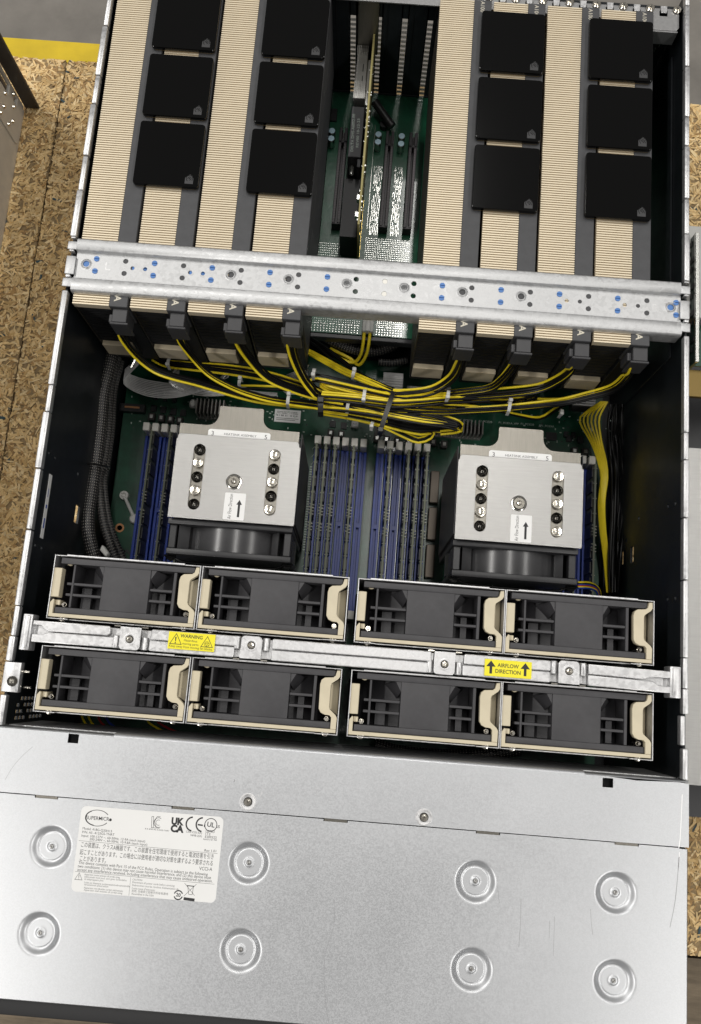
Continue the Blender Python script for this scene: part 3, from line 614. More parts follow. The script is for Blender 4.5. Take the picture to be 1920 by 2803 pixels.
# ================================================================== MOTHERBOARD (z 10..12)
mb = empty('motherboard', (215, 300, 10), 'green motherboard with blue memory slots in the middle of the chassis', 'motherboard')
box('board', 'pcb', mb, 5.5, 424, 120, 486, 10, 12)
MZ = 12.0
slotL = [33.2+7.78*i for i in range(6)]; slotC = [178.7+7.75*i for i in range(6)]; slotD = [232.2+7.76*i for i in range(6)]; slotR = [371.2+7.74*i for i in range(6)]
def make_slot(x):
    s = MB().box(x-3.2, x+3.2, 262, 400, MZ, 18.5); s.box(x-3.2, x-.95, 263, 399, 18.5, 22.5).box(x+.95, x+3.2, 263, 399, 18.5, 22.5)
    s.box(x-3.2, x+3.2, 333, 337, 18.5, 22.6)
    o = s.build('memory_slot', 'slot_blue', mb, .25)
    b = MB().box(x-2.7, x+2.7, 399.6, 406.8, 14, 37).build('latch', 'latch_white', o, .5)
    MB().box(x-.8, x+.8, 397.6, 399.8, 16, 30).build('latch_tongue', 'chip', o) if False else None
    MB().box(x-2.7, x+2.7, 255, 262, 14, 37).build('latch', 'latch_white', o, .5)
    return o
sl0 = make_slot(slotL[0])
for x in slotL[1:] + slotC + slotD + slotR:
    c = dup(sl0, parent=mb); c.location = Vector((x-slotL[0], 0, 0)) * MM; ORG[c] = ORG[mb]
def make_dimm(x):
    d = empty('memory_module', (x, 331, 16))
    box('board', 'pcb_dimm', d, x-.75, x+.75, 264, 397.4, 17, 47)
    c = MB()
    for k in range(10):
        y = 269+k*12.7+(0 if k < 5 else 4)
        c.box(x+.8, x+1.6, y, y+9, 24, 42).box(x-1.6, x-.8, y, y+9, 24, 42)
    c.build('memory_chips', 'chip', d, kind='stuff')
    c = MB()
    for k in range(11):
        y = 266.5+k*12.7; c.box(x-1.5, x-.8, y, y+.4, 44, 46.4).box(x+.8, x+1.5, y, y+.4, 44, 46.4)
    for k in range(9):
        if k not in (3, 4): c.box(x+.8, x+2.2, 324+k*2.6, 324.5+k*2.6, 43, 46.2).box(x-1.8, x-.8, 325+k*2.6, 325.4+k*2.6, 43, 46.2)
    c.build('contacts', 'contact', d, kind='stuff')
    return d
dm0 = make_dimm(slotL[1]); first = True
dims = [(slotL[1], 'memory module nearest to the braided cables, left of the left cooler'), (slotL[3], 'memory module close beside the left cooler, on its left side'), (slotL[5], 'memory module half hidden under the left edge of the left cooler'),
        (slotC[0], 'memory module standing closest to the right side of left cooler'), (slotC[1], 'second memory module right of the left cooler'), (slotC[2], 'third memory module right of the left cooler'), (slotC[4], 'memory module between two empty blue slots, left of the centre gap'),
        (slotD[1], 'memory module between two empty blue slots, right of the centre gap'), (slotD[3], 'third memory module left of the right cooler'), (slotD[4], 'second memory module left of the right cooler'), (slotD[5], 'memory module closest to the left side of right cooler'),
        (slotR[5], 'rightmost memory module, beside the yellow cables'), (slotR[3], 'memory module right of the right cooler, two slots from the yellow cables')]
for x, lb_ in dims:
    d = dm0 if first else dup(dm0, x-slotL[1]); first = False
    tag(d, lb_, 'memory module', 'memory modules upright in the slots')
# bare board between the middle slots, its glare put into a lighter green
box('glare_strip', 'pcb_light', mb, 222.2, 227.6, 262, 412, 12.01, 12.2)
def comp(name, m, u, v, w_, d_, h, z=MZ, bev=.15, par=None):
    x, y, _ = at(u, v, z+h); return box(name, m, par or mb, x-w_/2, x+w_/2, y-d_/2, y+d_/2, z, z+h, bev)
def choke(u, v, s=5.4):
    c = comp('choke', 'choke', u, v, s, s+1, 6, bev=.3); x, y, _ = at(u, v, MZ+6)
    MB().box(x-1.4, x+1.4, y-1.5, y+1.7, MZ+6, MZ+6.5).build('choke_top', 'cap_can', c, .2)
for u, v in ((344,945),(366,948),(387,951),(408,954),(751,982),(775,985),(856,994),(878,997),(902,1000),(928,1003),(984,1003),(1009,1008),(1305,1023),(1330,1025)): choke(u, v)
for u, v in ((349,927),(371,930),(394,934),(416,937),(756,962),(781,966),(1292,995),(1318,998)): comp('chip', 'chip', u, v, 5, 6, 1.4)
for u, v in ((354,900),(375,903),(396,906),(1285,985),(1303,987)): comp('transistor', 'chip', u, v, 3.2, 5, 3)
for u, v in ((438,916),(468,918),(806,962)):
    c = comp('coin_inductor', 'label_white', u, v, 6, 6, 5, bev=.8); x, y, _ = at(u, v, 17)
    text('R10', 'ink_grey', c, (x, y, 17.05), 2, 0, 'CENTER', yc=True)
# power stage heatsinks (upright fins)
def vrm(x0, x1, y0, y1, h, label):
    r = MB().box(x0, x1, y0, y1, MZ, MZ+4)
    n = int((x1-x0)/3.2)
    for k in range(n+1):
        x = x0+k*(x1-x0-1)/n; r.box(x, x+1, y0, y1, MZ+4, MZ+h)
    r.build('power_stage_heatsink', 'vrm', mb, .1)
vrm(72, 96, 420, 433, 20, ''); vrm(268, 318, 420, 432, 20, '')
MB().lathe((68.5, 430, 24), [(4.0,0),(3.8,2),(2.6,3.6),(.001,4.2)], 20).build('standoff_cap', 'white_plastic', mb)
for u, v in ((862,978),(1252,990)): comp('chip', 'chip', u, v, 9, 7, 1.5)
lbx = at(653, 945, 12.3)
bl = box('barcode_label', 'label_white', mb, lbx[0]-11.4, lbx[0]+11.4, lbx[1]-5.5, lbx[1]+6, 12.1, 12.3)
q = MB()
for r, (yy, hh) in enumerate(((3.6,.7),(2.2,.9),(-.2,1.5))):
    for k in range(30):
        if rng.uniform() < .72: x = lbx[0]-9.4+k*.62; q.box(x, x+rng.uniform(.2, .5), lbx[1]+yy, lbx[1]+yy+hh, 12.31, 12.33)
q.box(lbx[0]-9.6, lbx[0]+9.8, lbx[1]-2.2, lbx[1]-1.7, 12.31, 12.33); q.box(lbx[0]-9.6, lbx[0]+7, lbx[1]-3.6, lbx[1]-3.1, 12.31, 12.33)
q.build('barcode', 'ink_grey', bl, kind='stuff')
for u, v, t in ((450,893,'P2_PCIE2A_VPP'),(500,897,'P2_PCIE2A'),(545,899,'P2_PCIE1B'),(585,902,'P2_PCIE1A'),(625,905,'P2_PCIE3B'),(1060,955,'P1_PCIE2A'),(1105,958,'P1_PCIE2B'),(1150,961,'P1_PCIE1A_VPP'),(1200,964,'P1_PCIE3B'),(1245,968,'P1_PCIE4A')):
    text(t, 'silk', mb, at(u-18, v, 12.05), 2.6)
# scatter of very small soldered parts between the connectors
q = MB(); q2 = MB()
for k in range(420):
    u = rng.uniform(290, 1400); v = rng.uniform(880, 1010)+u*.03
    x, y, _ = at(u, v, MZ); a, b = (1.6, .8) if k % 2 else (.8, 1.6)
    if y < 408 or y > 470: continue
    (q if k % 3 else q2).box(x-a/2, x+a/2, y-b/2, y+b/2, 12.02, 12.6)
for k in range(120):
    x = rng.uniform(9, 28); y = rng.uniform(268, 300); q2.box(x, x+.9, y, y+1.5, 12.02, 12.6)
q.build('tiny_parts', 'silk', mb, kind='stuff'); q2.build('tiny_parts', 'chip', mb, kind='stuff')
q = MB()
for k in range(34): q.box(172.6, 175.4, 312+k*2.2, 313.0+k*2.2, 12.02, 12.3)
for k in range(60): q.add([(173.2+(k % 3)*1.6, 270+k*2.3, 12.05),(173.5+(k % 3)*1.6, 270+k*2.3, 12.05),(175.5+(k % 3)*1.6, 273+k*2.3, 12.05),(175.2+(k % 3)*1.6, 273+k*2.3, 12.05)], [(0,1,2,3)])
q.build('traces', 'silk', mb, kind='stuff')
c_ = comp('edge_socket', 'chip', 300, 925, 22, 7, 6); x, y, _ = at(303, 924, 18.3)
MB().box(x-7.5, x+5.5, y-.9, y+.7, 18.0, 18.4).build('contact_row', 'copper', c_)
x, y, _ = at(272, 1198, 12.1); MB().lathe((x, y, 12.05), [(3.9,0),(3.9,.2),(2.2,.2),(2.2,-.05)], 24).build('mounting_ring', 'copper', mb)
# CPU socket frames peeping out beside the coolers
for dx in (0, 201.2):
    for x0, x1 in ((75.5, 83), (175.0, 177.6)):
        for k in range(3): box('socket_frame', 'socket', mb, x0+dx, x1+dx, 296+k*32, 324+k*32, MZ, 20, .6)
# white pull-tie lying on the board
pt = empty('plastic_strap', (25, 320, 12), 'translucent white plastic strap with round ends lying on the green board', 'strap')
a = at(282, 1124, 14); b = at(306, 1178, 14)
MB().tube(spline([a, at(290, 1142, 15), at(298, 1160, 14.5), b], 3), 1.5, 8).build('stem', 'tie_white', pt)
MB().lathe((a[0], a[1], 12.3), [(3.9,0),(3.8,2.2),(2.2,2.8),(1.2,1.4),(.001,1.2)], 20).build('eye', 'tie_white', pt)
MB().lathe((b[0], b[1], 12.3), [(4.2,0),(4.2,3.2),(3.2,4.4),(.001,4.6)], 20).build('foot', 'tie_white', pt)
# ================================================================== EXPANSION BOARD under the cards (z 52..54)
eb = empty('expansion_board', (218, 605, 52), 'green expansion board with black card slots between the two card blocks', 'circuit board')
EZ = 54.0
box('board', 'pcb_light', eb, 4, 433, 492, 721, 52, 54); box('carrier', 'black_plastic', eb, 4, 433, 487.6, 491.6, 44, 53.4, .6)
def pslot(x):
    s = MB().box(x-3.6, x+3.6, 586, 678, EZ, 58).box(x-3.6, x-1.0, 587, 677.6, 58, 65.2).box(x+1.0, x+3.6, 587, 677.6, 58, 65.2).box(x-3.6, x+3.6, 663, 665, 58, 65.2).box(x-3.6, x+3.6, 586, 589, 58, 64.6)
    o = s.build('card_slot', 'slot_black', eb, .3)
    q = MB()
    for k in range(46): y = 591+k*1.55; q.box(x-2.6, x-1.2, y, y+.7, 65.2, 65.35).box(x+1.2, x+2.6, y, y+.7, 65.2, 65.35)
    q.build('slot_ribs', 'slot_rib', o, kind='stuff')
for x in (179.3, 219.9, 240.3): pslot(x)
for x, y in ((169.1,673.9),(169.0,666.5),(209.6,673.7),(209.6,666.4),(229.9,673.6),(229.8,666.2)):
    c = MB().cyl((x, y, EZ), 2.9, 10.6, 'z', 24).build('capacitor', 'cap_can', eb, .4)
    MB().cyl((x, y, EZ+10.6), 2.65, .25, 'z', 24).build('capacitor_top', 'cap_top', c)
box('chip', 'chip', eb, 157, 171.5, 690, 702, EZ, 56, .2)
q = MB()
def pads(x0, x1, y0, y1, dx, dy, r):
    y = y0
    while y < y1:
        x = x0
        while x < x1: q.add([(px, py, EZ+.12) for px, py in circle(x, y, r, 6)], [tuple(range(6))]); x += dx
        y += dy
pads(206, 245, 556, 582, 1.5, 1.9, .34); pads(236, 247, 500, 556, 1.5, 1.9, .34); pads(166, 190, 560, 574, 1.6, 2.2, .36)
pads(164, 206, 500, 520, 1.9, 2.0, .26); pads(221, 243, 500, 516, 1.7, 1.8, .36); pads(166, 207, 493.4, 500, 2.6, 2.2, .4); pads(221, 244, 493.4, 500, 2.3, 2.2, .48)
pads(206, 207, 590, 690, 1.1, .9, .3); pads(163.2, 163.8, 560, 690, 1.1, .9, .3)
q.build('solder_pads', 'solder', eb, kind='stuff')
q = MB()  # bright trace lines, the board's lamp glare put into their colour
for base in (208.5, 226.5):
    for k in range(6):
        x = base+k*1.25; P = [Vector((x+math.sin(y*.23+k)*.35+rng.normal(0, .12), y, EZ+.1)) for y in np.arange(584, 652, 2.2)]
        for a, b in zip(P, P[1:]):
            if rng.uniform() < .2: continue
            n_ = Vector((rng.uniform(.08, .26), 0, 0)); q.add([a-n_, b-n_, b+n_, a+n_], [(0,1,2,3)])
q.build('traces', 'solder', eb, kind='stuff')
text('SLOT5 PCIE', 'silk', eb, (176, 572, EZ+.1), 4.0, -93); text('SLOT7 PCIE', 'silk', eb, (219, 566, EZ+.1), 4.0, -93)
# plug on the front edge of that board
wp = empty('power_lead', (213.4, 500, 54), 'white board plug with two yellow wires below the support bar', 'cable')
MB().box(208.9, 218.2, 492.5, 509, 55, 62).box(211.5, 215.6, 492, 504, 62, 64).build('plug', 'white_plastic', wp, .5, 2)
for k, dx in enumerate((-2.6, 2.2)):
    MB().tube(spline([(213.4+dx, 493, 58), (213.2+dx, 486, 54), (211.5+dx, 478, 44), (206+dx, 474-k*2, 36), (196+dx*2, 478, 34), (180+dx, 486, 34)], 3), 1.35, 8).build('wire', 'wire_yellow', wp)
# ------------------------------------------------------------------ network card in the second slot
nc = empty('network_card', (199, 640, 58), 'upright network card with silver port cage and grey heatsink', 'network card')
box('board', 'pcb_edge', nc, 199.9, 201.4, 552, 721, 62, 127)
box('edge_contacts', 'gold', nc, 199.7, 201.6, 553, 612, 57.5, 62); box('front_edge', 'gold', nc, 201.45, 201.8, 551.8, 553.4, 70, 112)  # gold front edge: the lit look of the board edge put into colour
box('bracket', 'steel_warm', nc, 187.2, 204.0, 721.4, 723.1, 102, 172, .4)
box('port_cage', 'cage', nc, 187.6, 196.6, 674, 721.3, 78, 110, .5)
for k in range(2): box('cage_slot', 'chip', nc, 193.0, 193.7, 688+k*11, 695+k*11, 110, 110.15)
for y0, y1 in ((671.5, 687.5), (714.6, 720.8)):
    q = MB()
    for k in range(7): q.box(187.4+k*1.4, 188.1+k*1.4, y0, y1, 109.9, 113.5)
    q.build('cage_fins', 'cage', nc, kind='stuff')
box('cage_spring', 'cage', nc, 197.0, 199.6, 670, 712, 80, 108, .3)
hsn = box('heatsink', 'gpu_dark', nc, 186.9, 197.4, 620.5, 666.4, 70, 110, .4); box('heatsink_foot', 'gpu_dark', nc, 194.8, 197.6, 613, 620.3, 70, 108, .3)
text('DELTA DHS-A6052-00', 'silk', hsn, (190.9, 625, 110.05), 3.0, 91.5, fit=34); text('REV00 10-22-23', 'silk', hsn, (194.9, 629, 110.05), 3.0, 91.5, fit=26)
q = MB(); path = [Vector((190.5+1.7*math.cos(t*6.283), 612+t*1.3, 98+1.7*math.sin(t*6.283))) for t in np.arange(0, 6, .1)]
q.tube(path, .35, 5).build('spring', 'solder', nc)
box('shroud', 'black', nc, 185, 199.7, 560, 612, 60, 92)
q = MB()
for k in range(40):
    y = rng.uniform(555, 700); z = rng.uniform(112, 126.5); s_ = -1 if k % 2 else 1; x = 199.9 if s_ < 0 else 201.4
    q.box(min(x, x+s_*.9), max(x, x+s_*.9), y, y+rng.uniform(.5, 1.3), z-1.0, z)
q.box(197.6, 199.8, 575, 579, 118, 124).box(197.2, 199.8, 562, 566, 116, 121)
q.build('tiny_parts', 'solder', nc, kind='stuff')
vc = empty('black_clip', (210, 690, 54), 'small black rod lying slanted between the card slots', 'clip')
MB().tube([(204, 704, 66), (212.5, 694, 64), (221, 684, 62)], 3.6, 14).build('rod', 'black_plastic', vc); MB().cyl((213.5, 688, 54.2), 3.4, 5, 'z', 18).build('foot', 'black_plastic', vc)
# ================================================================== CPU COOLERS
def make_cooler():
    c = empty('processor_cooler', (128.8, 335, 12)); TZ = 146.0
    sl = [stadium(102.0, 318.8, 358.3, 4.15), stadium(155.6, 318.7, 358.2, 4.15)]
    plate('top_plate', 'steel', c, [(84.8,308.2),(172.8,308.2),(173.6,308.8),(173.6,364.8),(172.4,365.4),(172.2,367.6),(170.8,369.2),(87.2,369.4),(85.6,368.2),(85.4,366.0),(84.6,365.2)], sl + [circle(128.6,336.8,4.4,24)], 144.6, 146.0, .25)
    tab = [(85.6,369.0),(171.6,369.0),(171.6,377.2),(152.8,377.4)] + [(152.8-8*math.sin(t), 385.4-8*math.cos(t)) for t in [math.pi/2*i/6 for i in range(1, 7)]] + [(144.6,391.4),(143.6,392.4),(113.4,392.4),(112.6,391.6)] + [(104.6+8*math.cos(t), 385.4-8*math.sin(t)) for t in [math.pi/2*i/6 for i in range(0, 7)]] + [(85.6,377.4)]
    plate('rear_plate', 'steel_warm', c, tab, [], 142.8, 144.2, .25)
    box('fin_block', 'black', c, 86.0, 172.0, 311, 372.5, 26, 142)
    q = MB()
    for k in range(30): q.box(85.4, 172.6, 311.5, 372, 30+k*3.7, 30.5+k*3.7)
    q.build('fins', 'fan_dark', c, kind='stuff')
    box('base_block', 'steel_warm', c, 92, 166, 300, 380, 20, 26)
    for x, y0, y1 in ((102.0,318.8,358.3),(155.6,318.7,358.2)): plate('slot_floor', 'steel_warm', c, stadium(x, y0, y1, 4.6), [], 143.4, 144.4, .1)
    for s_, x in enumerate((102.0, 155.6)):
        for k in range(5):
            y = 358.3-k*9.9
            if (k+s_) % 2: MB().lathe((x, y, 144.4), [(3.75,0),(3.75,2.0),(3.4,2.7),(2.6,2.6),(2.3,2.3),(1.5,2.45),(1.2,2.2),(.001,2.3)], 24).build('heat_pipe_end', 'nickel', c)
            else: MB().lathe((x, y, 144.45), [(4.0,.7),(3.8,.9),(3.55,.5),(3.1,.1),(1.9,1.0),(1.0,1.7),(.001,1.9)], 24).build('heat_pipe_dome', 'nickel_dark_reflection', c)
    MB().lathe((128.6, 336.8, 144.0), [(5.7,2.02),(5.2,2.3),(4.7,2.2),(4.4,1.0),(4.3,.2),(.001,.2)], 32).build('bolt_seat', 'chrome', c)
    bt = MB().lathe((128.6, 336.8, 144.3), [(4.2,0),(4.2,2.3),(3.9,2.6),(2.2,2.6),(2.1,2.0),(.001,2.0)], 32).build('bolt', 'steel_warm', c)
    q = MB().lathe((128.6, 336.8, 146.3), [(1.9,.1),(1.6,.5),(1.0,.2),(.001,.3)], 6).build('bolt_socket', 'nickel', bt, smooth=10)
    st = plate('air_flow_label', 'label_white', c, rrect(123.4, 138.2, 309.4, 328.7, .8), [], 146.0, 146.12, .02)
    text('Air Flow Direction', 'ink', st, (129.0, 309.9, 146.14), 3.6, 90, fit=18.0)
    MB().prism([(133.2,311.6),(134.8,311.6),(134.8,320.5),(136.0,320.5),(134.0,324.0),(132.0,320.5),(133.2,320.5)], 146.12, 146.15).build('arrow', 'ink', st)
    s2 = plate('assembly_label', 'label_white', c, rrect(106.2, 151.0, 366.5, 374.6, 1.8), [], 144.2, 144.32, .02)
    text('3', 'ink', s2, (108.4, 369.9, 144.34), 4.6); text('5', 'ink', s2, (146.6, 369.9, 144.34), 4.6); text('HEATSINK ASSEMBLY', 'ink', s2, (117.6, 370.7, 144.34), 2.4, 0, fit=23.2)
    # fan on the near side
    q = MB().box(84.4, 172.6, 304.6, 308.6, 46, 141).box(85.0, 172.8, 283.4, 287.6, 46, 139); q.build('fan_frame', 'black_plastic', c, .6, 2)
    MB().cyl((128.6, 287.7, 94), 44.2, 16.8, 'y', 64).build('fan_barrel', 'drum', c)
    for x0, x1 in ((85.4, 90.5), (166.8, 172.0)): box('fan_corner', 'black_plastic', c, x0, x1, 287.8, 304.5, 118, 137, .5)
    for x0, x1, t in ((92, 99, 1), (158, 165, -1)): MB().prism([(x0,110),(x1,110),(x1 if t > 0 else x1-2, 136.5 if t < 0 else 131),(x0, 131 if t < 0 else 136.5)], 287.9, 304.4, 'y').build('fan_gusset', 'drum', c)
    MB().tube(spline([(83, 282.6, 133), (90, 281.5, 133), (95, 279.4, 132), (110, 278.6, 131.5), (128, 278.4, 131.5), (146, 278.6, 131.5), (162, 279.4, 132), (167, 281.5, 133), (174.5, 282.6, 133)], 3), .8, 8).build('wire_clip', 'bridge_gloss', c)
    for x in (87.5, 170): MB().cyl((x, 282.6, 131), 3.6, 1.8, 'z', 18).build('clip_foot', 'bridge_gloss', c, .4)
    for s_ in (84.0, 172.9): box('side_cover', 'black_plastic', c, s_, s_+.8, 312, 376, 40, 143, .2)
    return c
co = make_cooler(); tag(co, 'left processor cooler with steel top plate and heat pipe ends', 'heatsink', 'processor coolers')
c2 = dup(co, 201.2); tag(c2, 'right processor cooler with steel top plate and heat pipe ends', 'heatsink', 'processor coolers')
# ================================================================== POWER CABLES
def lay(pts, n, rad=.95, spread=None, seed=0, fan=None):
    """n wires side by side along a common path (u, v, z); returns one path per wire"""
    r_ = np.random.default_rng(seed); C = spline([at(*p) for p in pts], 4); m = len(C); out = []
    rows = 2 if n > 3 else 1; per = math.ceil(n/rows)
    for k in range(n):
        a = (k % per)-(per-1)/2; b = (k//per)-(rows-1)/2
        ph = r_.uniform(0, 6.28, 2); P = []
        for i, p in enumerate(C):
            t = (C[min(i+1, m-1)]-C[max(i-1, 0)]).normalized(); side = t.cross(Vector((0, 0, 1)))
            side = side.normalized() if side.length > 1e-3 else Vector((1, 0, 0)); up = side.cross(t); up = up if up.z > 0 else -up
            w_ = (2.05*rad)*(1.0+.30*math.sin(i*.05+ph[0])); s_ = i/m
            if fan: w_ *= 1+fan*math.sin(math.pi*s_)
            P.append(p + side*((a+b*.9)*w_+.5*rad*math.sin(i*.09+ph[1])) + up*(b*2.0*rad+.4*rad*math.sin(i*.07+ph[0])))
        out.append(P)
    return out
def wires(root, pts, cols, rad=.95, seed=0, fan=None):
    for P, c in zip(lay(pts, len(cols), rad, seed=seed, fan=fan), cols): MB().tube(P, rad, 7).build('wire', 'wire_yellow' if c == 'y' else 'wire_black', root)
def pow_cable(i, pts, label, cols='yybyybbb'):
    x = GX[i]+28.2; r_ = empty('power_cable', (x+5, 440, 90), label, 'cable', 'power cables of the graphics cards')
    p = MB().box(x, x+10.4, 439.2, 449.2, 151, 171.2); p.box(x-1.4, x+11.6, 437.8, 439.4, 150, 170.6).box(x-3.0, x-.1, 440, 446, 152, 168)
    p.build('plug', 'plug', r_, .4)
    wires(r_, pts, cols, seed=i)
    return r_
yy = 'byybby'
pow_cable(0, [(270,731,160),(281,768,138),(313,808,118),(352,838,106),(392,853,100),(444,866,96),(492,880,92),(580,904,88),(655,914,86),(725,920,88)], 'yellow and black power cable plugged into the leftmost card', yy)
pow_cable(1, [(401,743,160),(414,780,138),(440,814,120),(471,846,108),(502,866,102),(550,888,97),(612,906,94),(670,914,92),(725,921,92)], 'yellow and black power cable plugged into second card from left', yy)
pow_cable(2, [(536,755,160),(549,789,140),(573,822,122),(609,858,110),(657,881,102),(715,900,98),(780,914,96)], 'yellow and black power cable plugged into third card from left', yy)
pow_cable(3, [(660,767,160),(668,811,138),(687,856,118),(708,886,106),(726,902,100),(780,912,98)], 'yellow and black power cable plugged into fourth card from left', yy)
pow_cable(4, [(1046,793,160),(1040,828,138),(1023,858,120),(982,884,108),(925,893,104),(880,893,102)], 'yellow and black power cable plugged into fourth card from right', yy)
pow_cable(5, [(1176,805,160),(1164,832,140),(1137,864,120),(1110,882,110),(1055,890,104),(995,895,102),(880,899,101)], 'yellow and black power cable plugged into third card from right', yy)
pow_cable(6, [(1309,815,160),(1294,843,140),(1266,864,124),(1222,883,112),(1148,893,105),(1055,899,101),(995,903,100),(880,908,99)], 'yellow and black power cable plugged into second card from right', yy)
pow_cable(7, [(1442,826,160),(1424,856,140),(1392,884,122),(1330,902,110),(1268,915,102),(1161,926,97),(1055,932,94),(995,934,93),(880,928,95)], 'yellow and black power cable plugged into the rightmost card', yy)
cb = empty('cable_bundle', (210, 420, 80), 'tied coil of yellow and black spare cable lying across the middle', 'cable bundle')
wires(cb, [(735,912,92),(790,914,93),(840,918,93),(890,928,93),(950,938,92),(1005,950,91),(1040,962,89),(1043,972,84),(1020,974,82),(960,966,82),(890,950,82),(800,935,82),(728,925,84)], 'yyybbb', seed=21)
wires(cb, [(735,935,80),(800,946,79),(865,962,78),(915,985,76),(950,999,76),(976,990,78),(979,979,80),(955,981,82),(910,972,82),(860,958,82),(790,944,82)], 'yby', seed=22)
wires(cb, [(735,908,97),(780,915,97),(840,930,96),(900,944,95),(960,954,94),(1020,962,93),(1042,968,90),(1010,972,86),(940,972,84),(880,958,83)], 'bbbb', seed=23)
wires(cb, [(893,896,103),(840,884,104),(780,870,105),(735,860,104),(712,858,101),(703,868,96),(716,884,92),(745,894,90)], 'bbyb', seed=24)
wires(cb, [(893,906,100),(850,896,101),(800,884,102),(755,872,102),(738,868,100),(732,874,96),(750,884,94),(800,896,95),(870,908,97),(950,916,97)], 'yyyy', seed=25)
wires(cb, [(668,788,62),(700,800,70),(722,812,78),(776,842,92),(808,856,98),(854,876,102),(893,892,103),(960,896,103),(1020,897,102)], 'yyyyy', seed=26, fan=.5)
wires(cb, [(688,758,58),(732,786,70),(778,822,84),(813,850,94),(865,876,101),(893,886,103)], 'bbbb', seed=27, fan=.6)
wires(cb, [(352,812,62),(380,824,64),(440,830,66),(520,838,70),(600,852,74),(680,876,78),(740,900,82)], 'yybbby', seed=28, fan=.5)
wires(cb, [(545,878,80),(600,880,84),(680,886,88),(740,900,90)], 'yb', seed=29)
wires(cb, [(740,918,84),(830,926,84),(890,934,84),(960,928,86),(1040,915,84),(1120,905,82),(1240,910,78),(1330,906,74)], 'bbbyy', seed=30, fan=.4)
wires(cb, [(893,918,96),(960,915,97),(1020,920,97),(1100,926,92),(1180,944,80),(1225,950,72),(1255,934,66),(1290,912,62)], 'yb', seed=31)
wires(cb, [(893,912,98),(950,912,98),(1010,916,97),(1090,922,93),(1150,920,88),(1220,905,80)], 'bbb', seed=32)
wires(cb, [(730,898,104),(780,902,105),(835,908,105),(890,914,104),(950,912,103),(1020,906,102),(1110,903,99)], 'ybyybb', seed=33)
wires(cb, [(728,926,96),(790,930,97),(850,938,97),(905,948,96),(965,958,95),(1022,966,92),(1040,975,88),(1000,980,84)], 'ybyb', seed=34)
# zip ties and clips on the bundle
def band(name, m, label, u0, v0, u1, v1, z, wd, grp, head=None):
    a, b = Vector(at(u0, v0, z)), Vector(at(u1, v1, z)); r_ = empty(name, ((a.x+b.x)/2, (a.y+b.y)/2, z-12), label, 'cable tie', grp)
    d = (b-a); L_ = d.length; t = d.normalized(); n_ = Vector((-t.y, t.x, 0)); q = MB(); N = 14; top = []; bot = []
    for i in range(N+1):
        f = i/N; p = a + d*f; h = 3.6*math.sin(math.pi*f)**.6 if 0 < f < 1 else 0; h -= (6 if i in (0, N) else 0)
        for s_ in (-1, 1): top.append(p + n_*s_*wd/2 + Vector((0, 0, h))); bot.append(p + n_*s_*wd/2 + Vector((0, 0, h-1.0)))
    k = len(top); F = []
    for i in range(N):
        j = 2*i; F += [(j, j+1, j+3, j+2), (k+j+2, k+j+3, k+j+1, k+j), (j, j+2, k+j+2, k+j), (j+1, k+j+1, k+j+3, j+3)]
    F += [(0, k, k+1, 1), (2*N, 2*N+1, k+2*N+1, k+2*N)]
    q.add(top+bot, F).build('strap', m, r_)
    if head is not None:
        p = a+d*head; MB().box(p.x-wd*.62, p.x+wd*.62, p.y-wd*.55, p.y+wd*.55, z+1, z+6).build('head', m, r_, .5)
    return r_
band('cable_tie', 'tie_black', 'long black zip tie slanting across the middle of the bundle', 896, 882, 862, 984, 104, 3.6, 'black zip ties', .95)
band('cable_tie', 'tie_black', 'short black zip tie around the left end of the bundle', 729, 893, 728, 940, 103, 4.2, 'black zip ties', .4)
for k, (u, v, z, L_, lb_) in enumerate(((713,846,108,20,'white clip on the upper left loop of the bundle'), (803,848,102,14,'white clip on the slanting yellow wires below the board edge'), (827,898,106,30,'white clip left of the long black zip tie'), (790,922,97,20,'white clip between the two black zip ties'),
        (845,964,84,16,'white clip beside the head of the long zip tie'), (655,908,98,26,'white clip on the left cables above the barcode label'), (1017,896,108,22,'white clip on the right cables next to the ribbon'), (1156,923,102,28,'white clip on the cables above the right cooler'),
        (1274,936,78,14,'white clip near the end of the right cables'), (1019,975,82,12,'white clip at the right tip of the coil'), (384,822,70,22,'white clip below the second card from left'), (545,868,86,16,'white clip below the third card from left'))):
    band('cable_clip', 'tie_white', lb_, u+2, v-L_/2, u-2, v+L_/2, z, 2.5, 'white cable clips', .1 if k % 2 else .9)
# ------------------------------------------------------------------ cables along the right wall
rc = empty('cable_bundle', (395, 370, 30), 'yellow and black cables running down beside the right wall', 'cable bundle')
for k in range(6):
    d = (k-2.5)*4.8; s_ = (5-k)*5
    P = [at(1372+d*.6, 912, 46), at(1350+d*1.3-s_*.3, 932+abs(k-3)*2, 46), at(1342+d*1.5-s_*.3, 958, 44), at(1354+d, 1004, 42), at(1367+d*.75, 1047, 38), at(1372+d*.6, 1085, 36), at(1366+d*.55, 1137, 34), at(1368+d*.5, 1195, 31), at(1376+d*.4, 1268, 28), at(1382+d*.3, 1345, 26)]
    MB().tube(spline(P, 5), .85, 8).build('wire', 'wire_yellow', rc)
for k in range(9):
    d = k*4.4
    J = rng.normal(0, 2.6, 8); Q = rng.normal(0, 3.0, 8)
    P = [at(u+J[i], v, z+Q[i]) for i, (u, v, z) in enumerate(((1388+d*.7, 918, 44), (1378+d, 960, 42), (1380+d, 1010, 40), (1386+d*.95, 1060, 38), (1391+d*.85, 1110, 36), (1388+d*.75, 1180, 34), (1387+d*.6, 1260, 32), (1389+d*.5, 1345, 30)))]
    MB().tube(spline(P, 5), .95, 8).build('wire', 'wire_black', rc)
fc = empty('fan_lead', (388, 285, 60), 'red blue and yellow fan wires curling behind the right fans', 'cable')
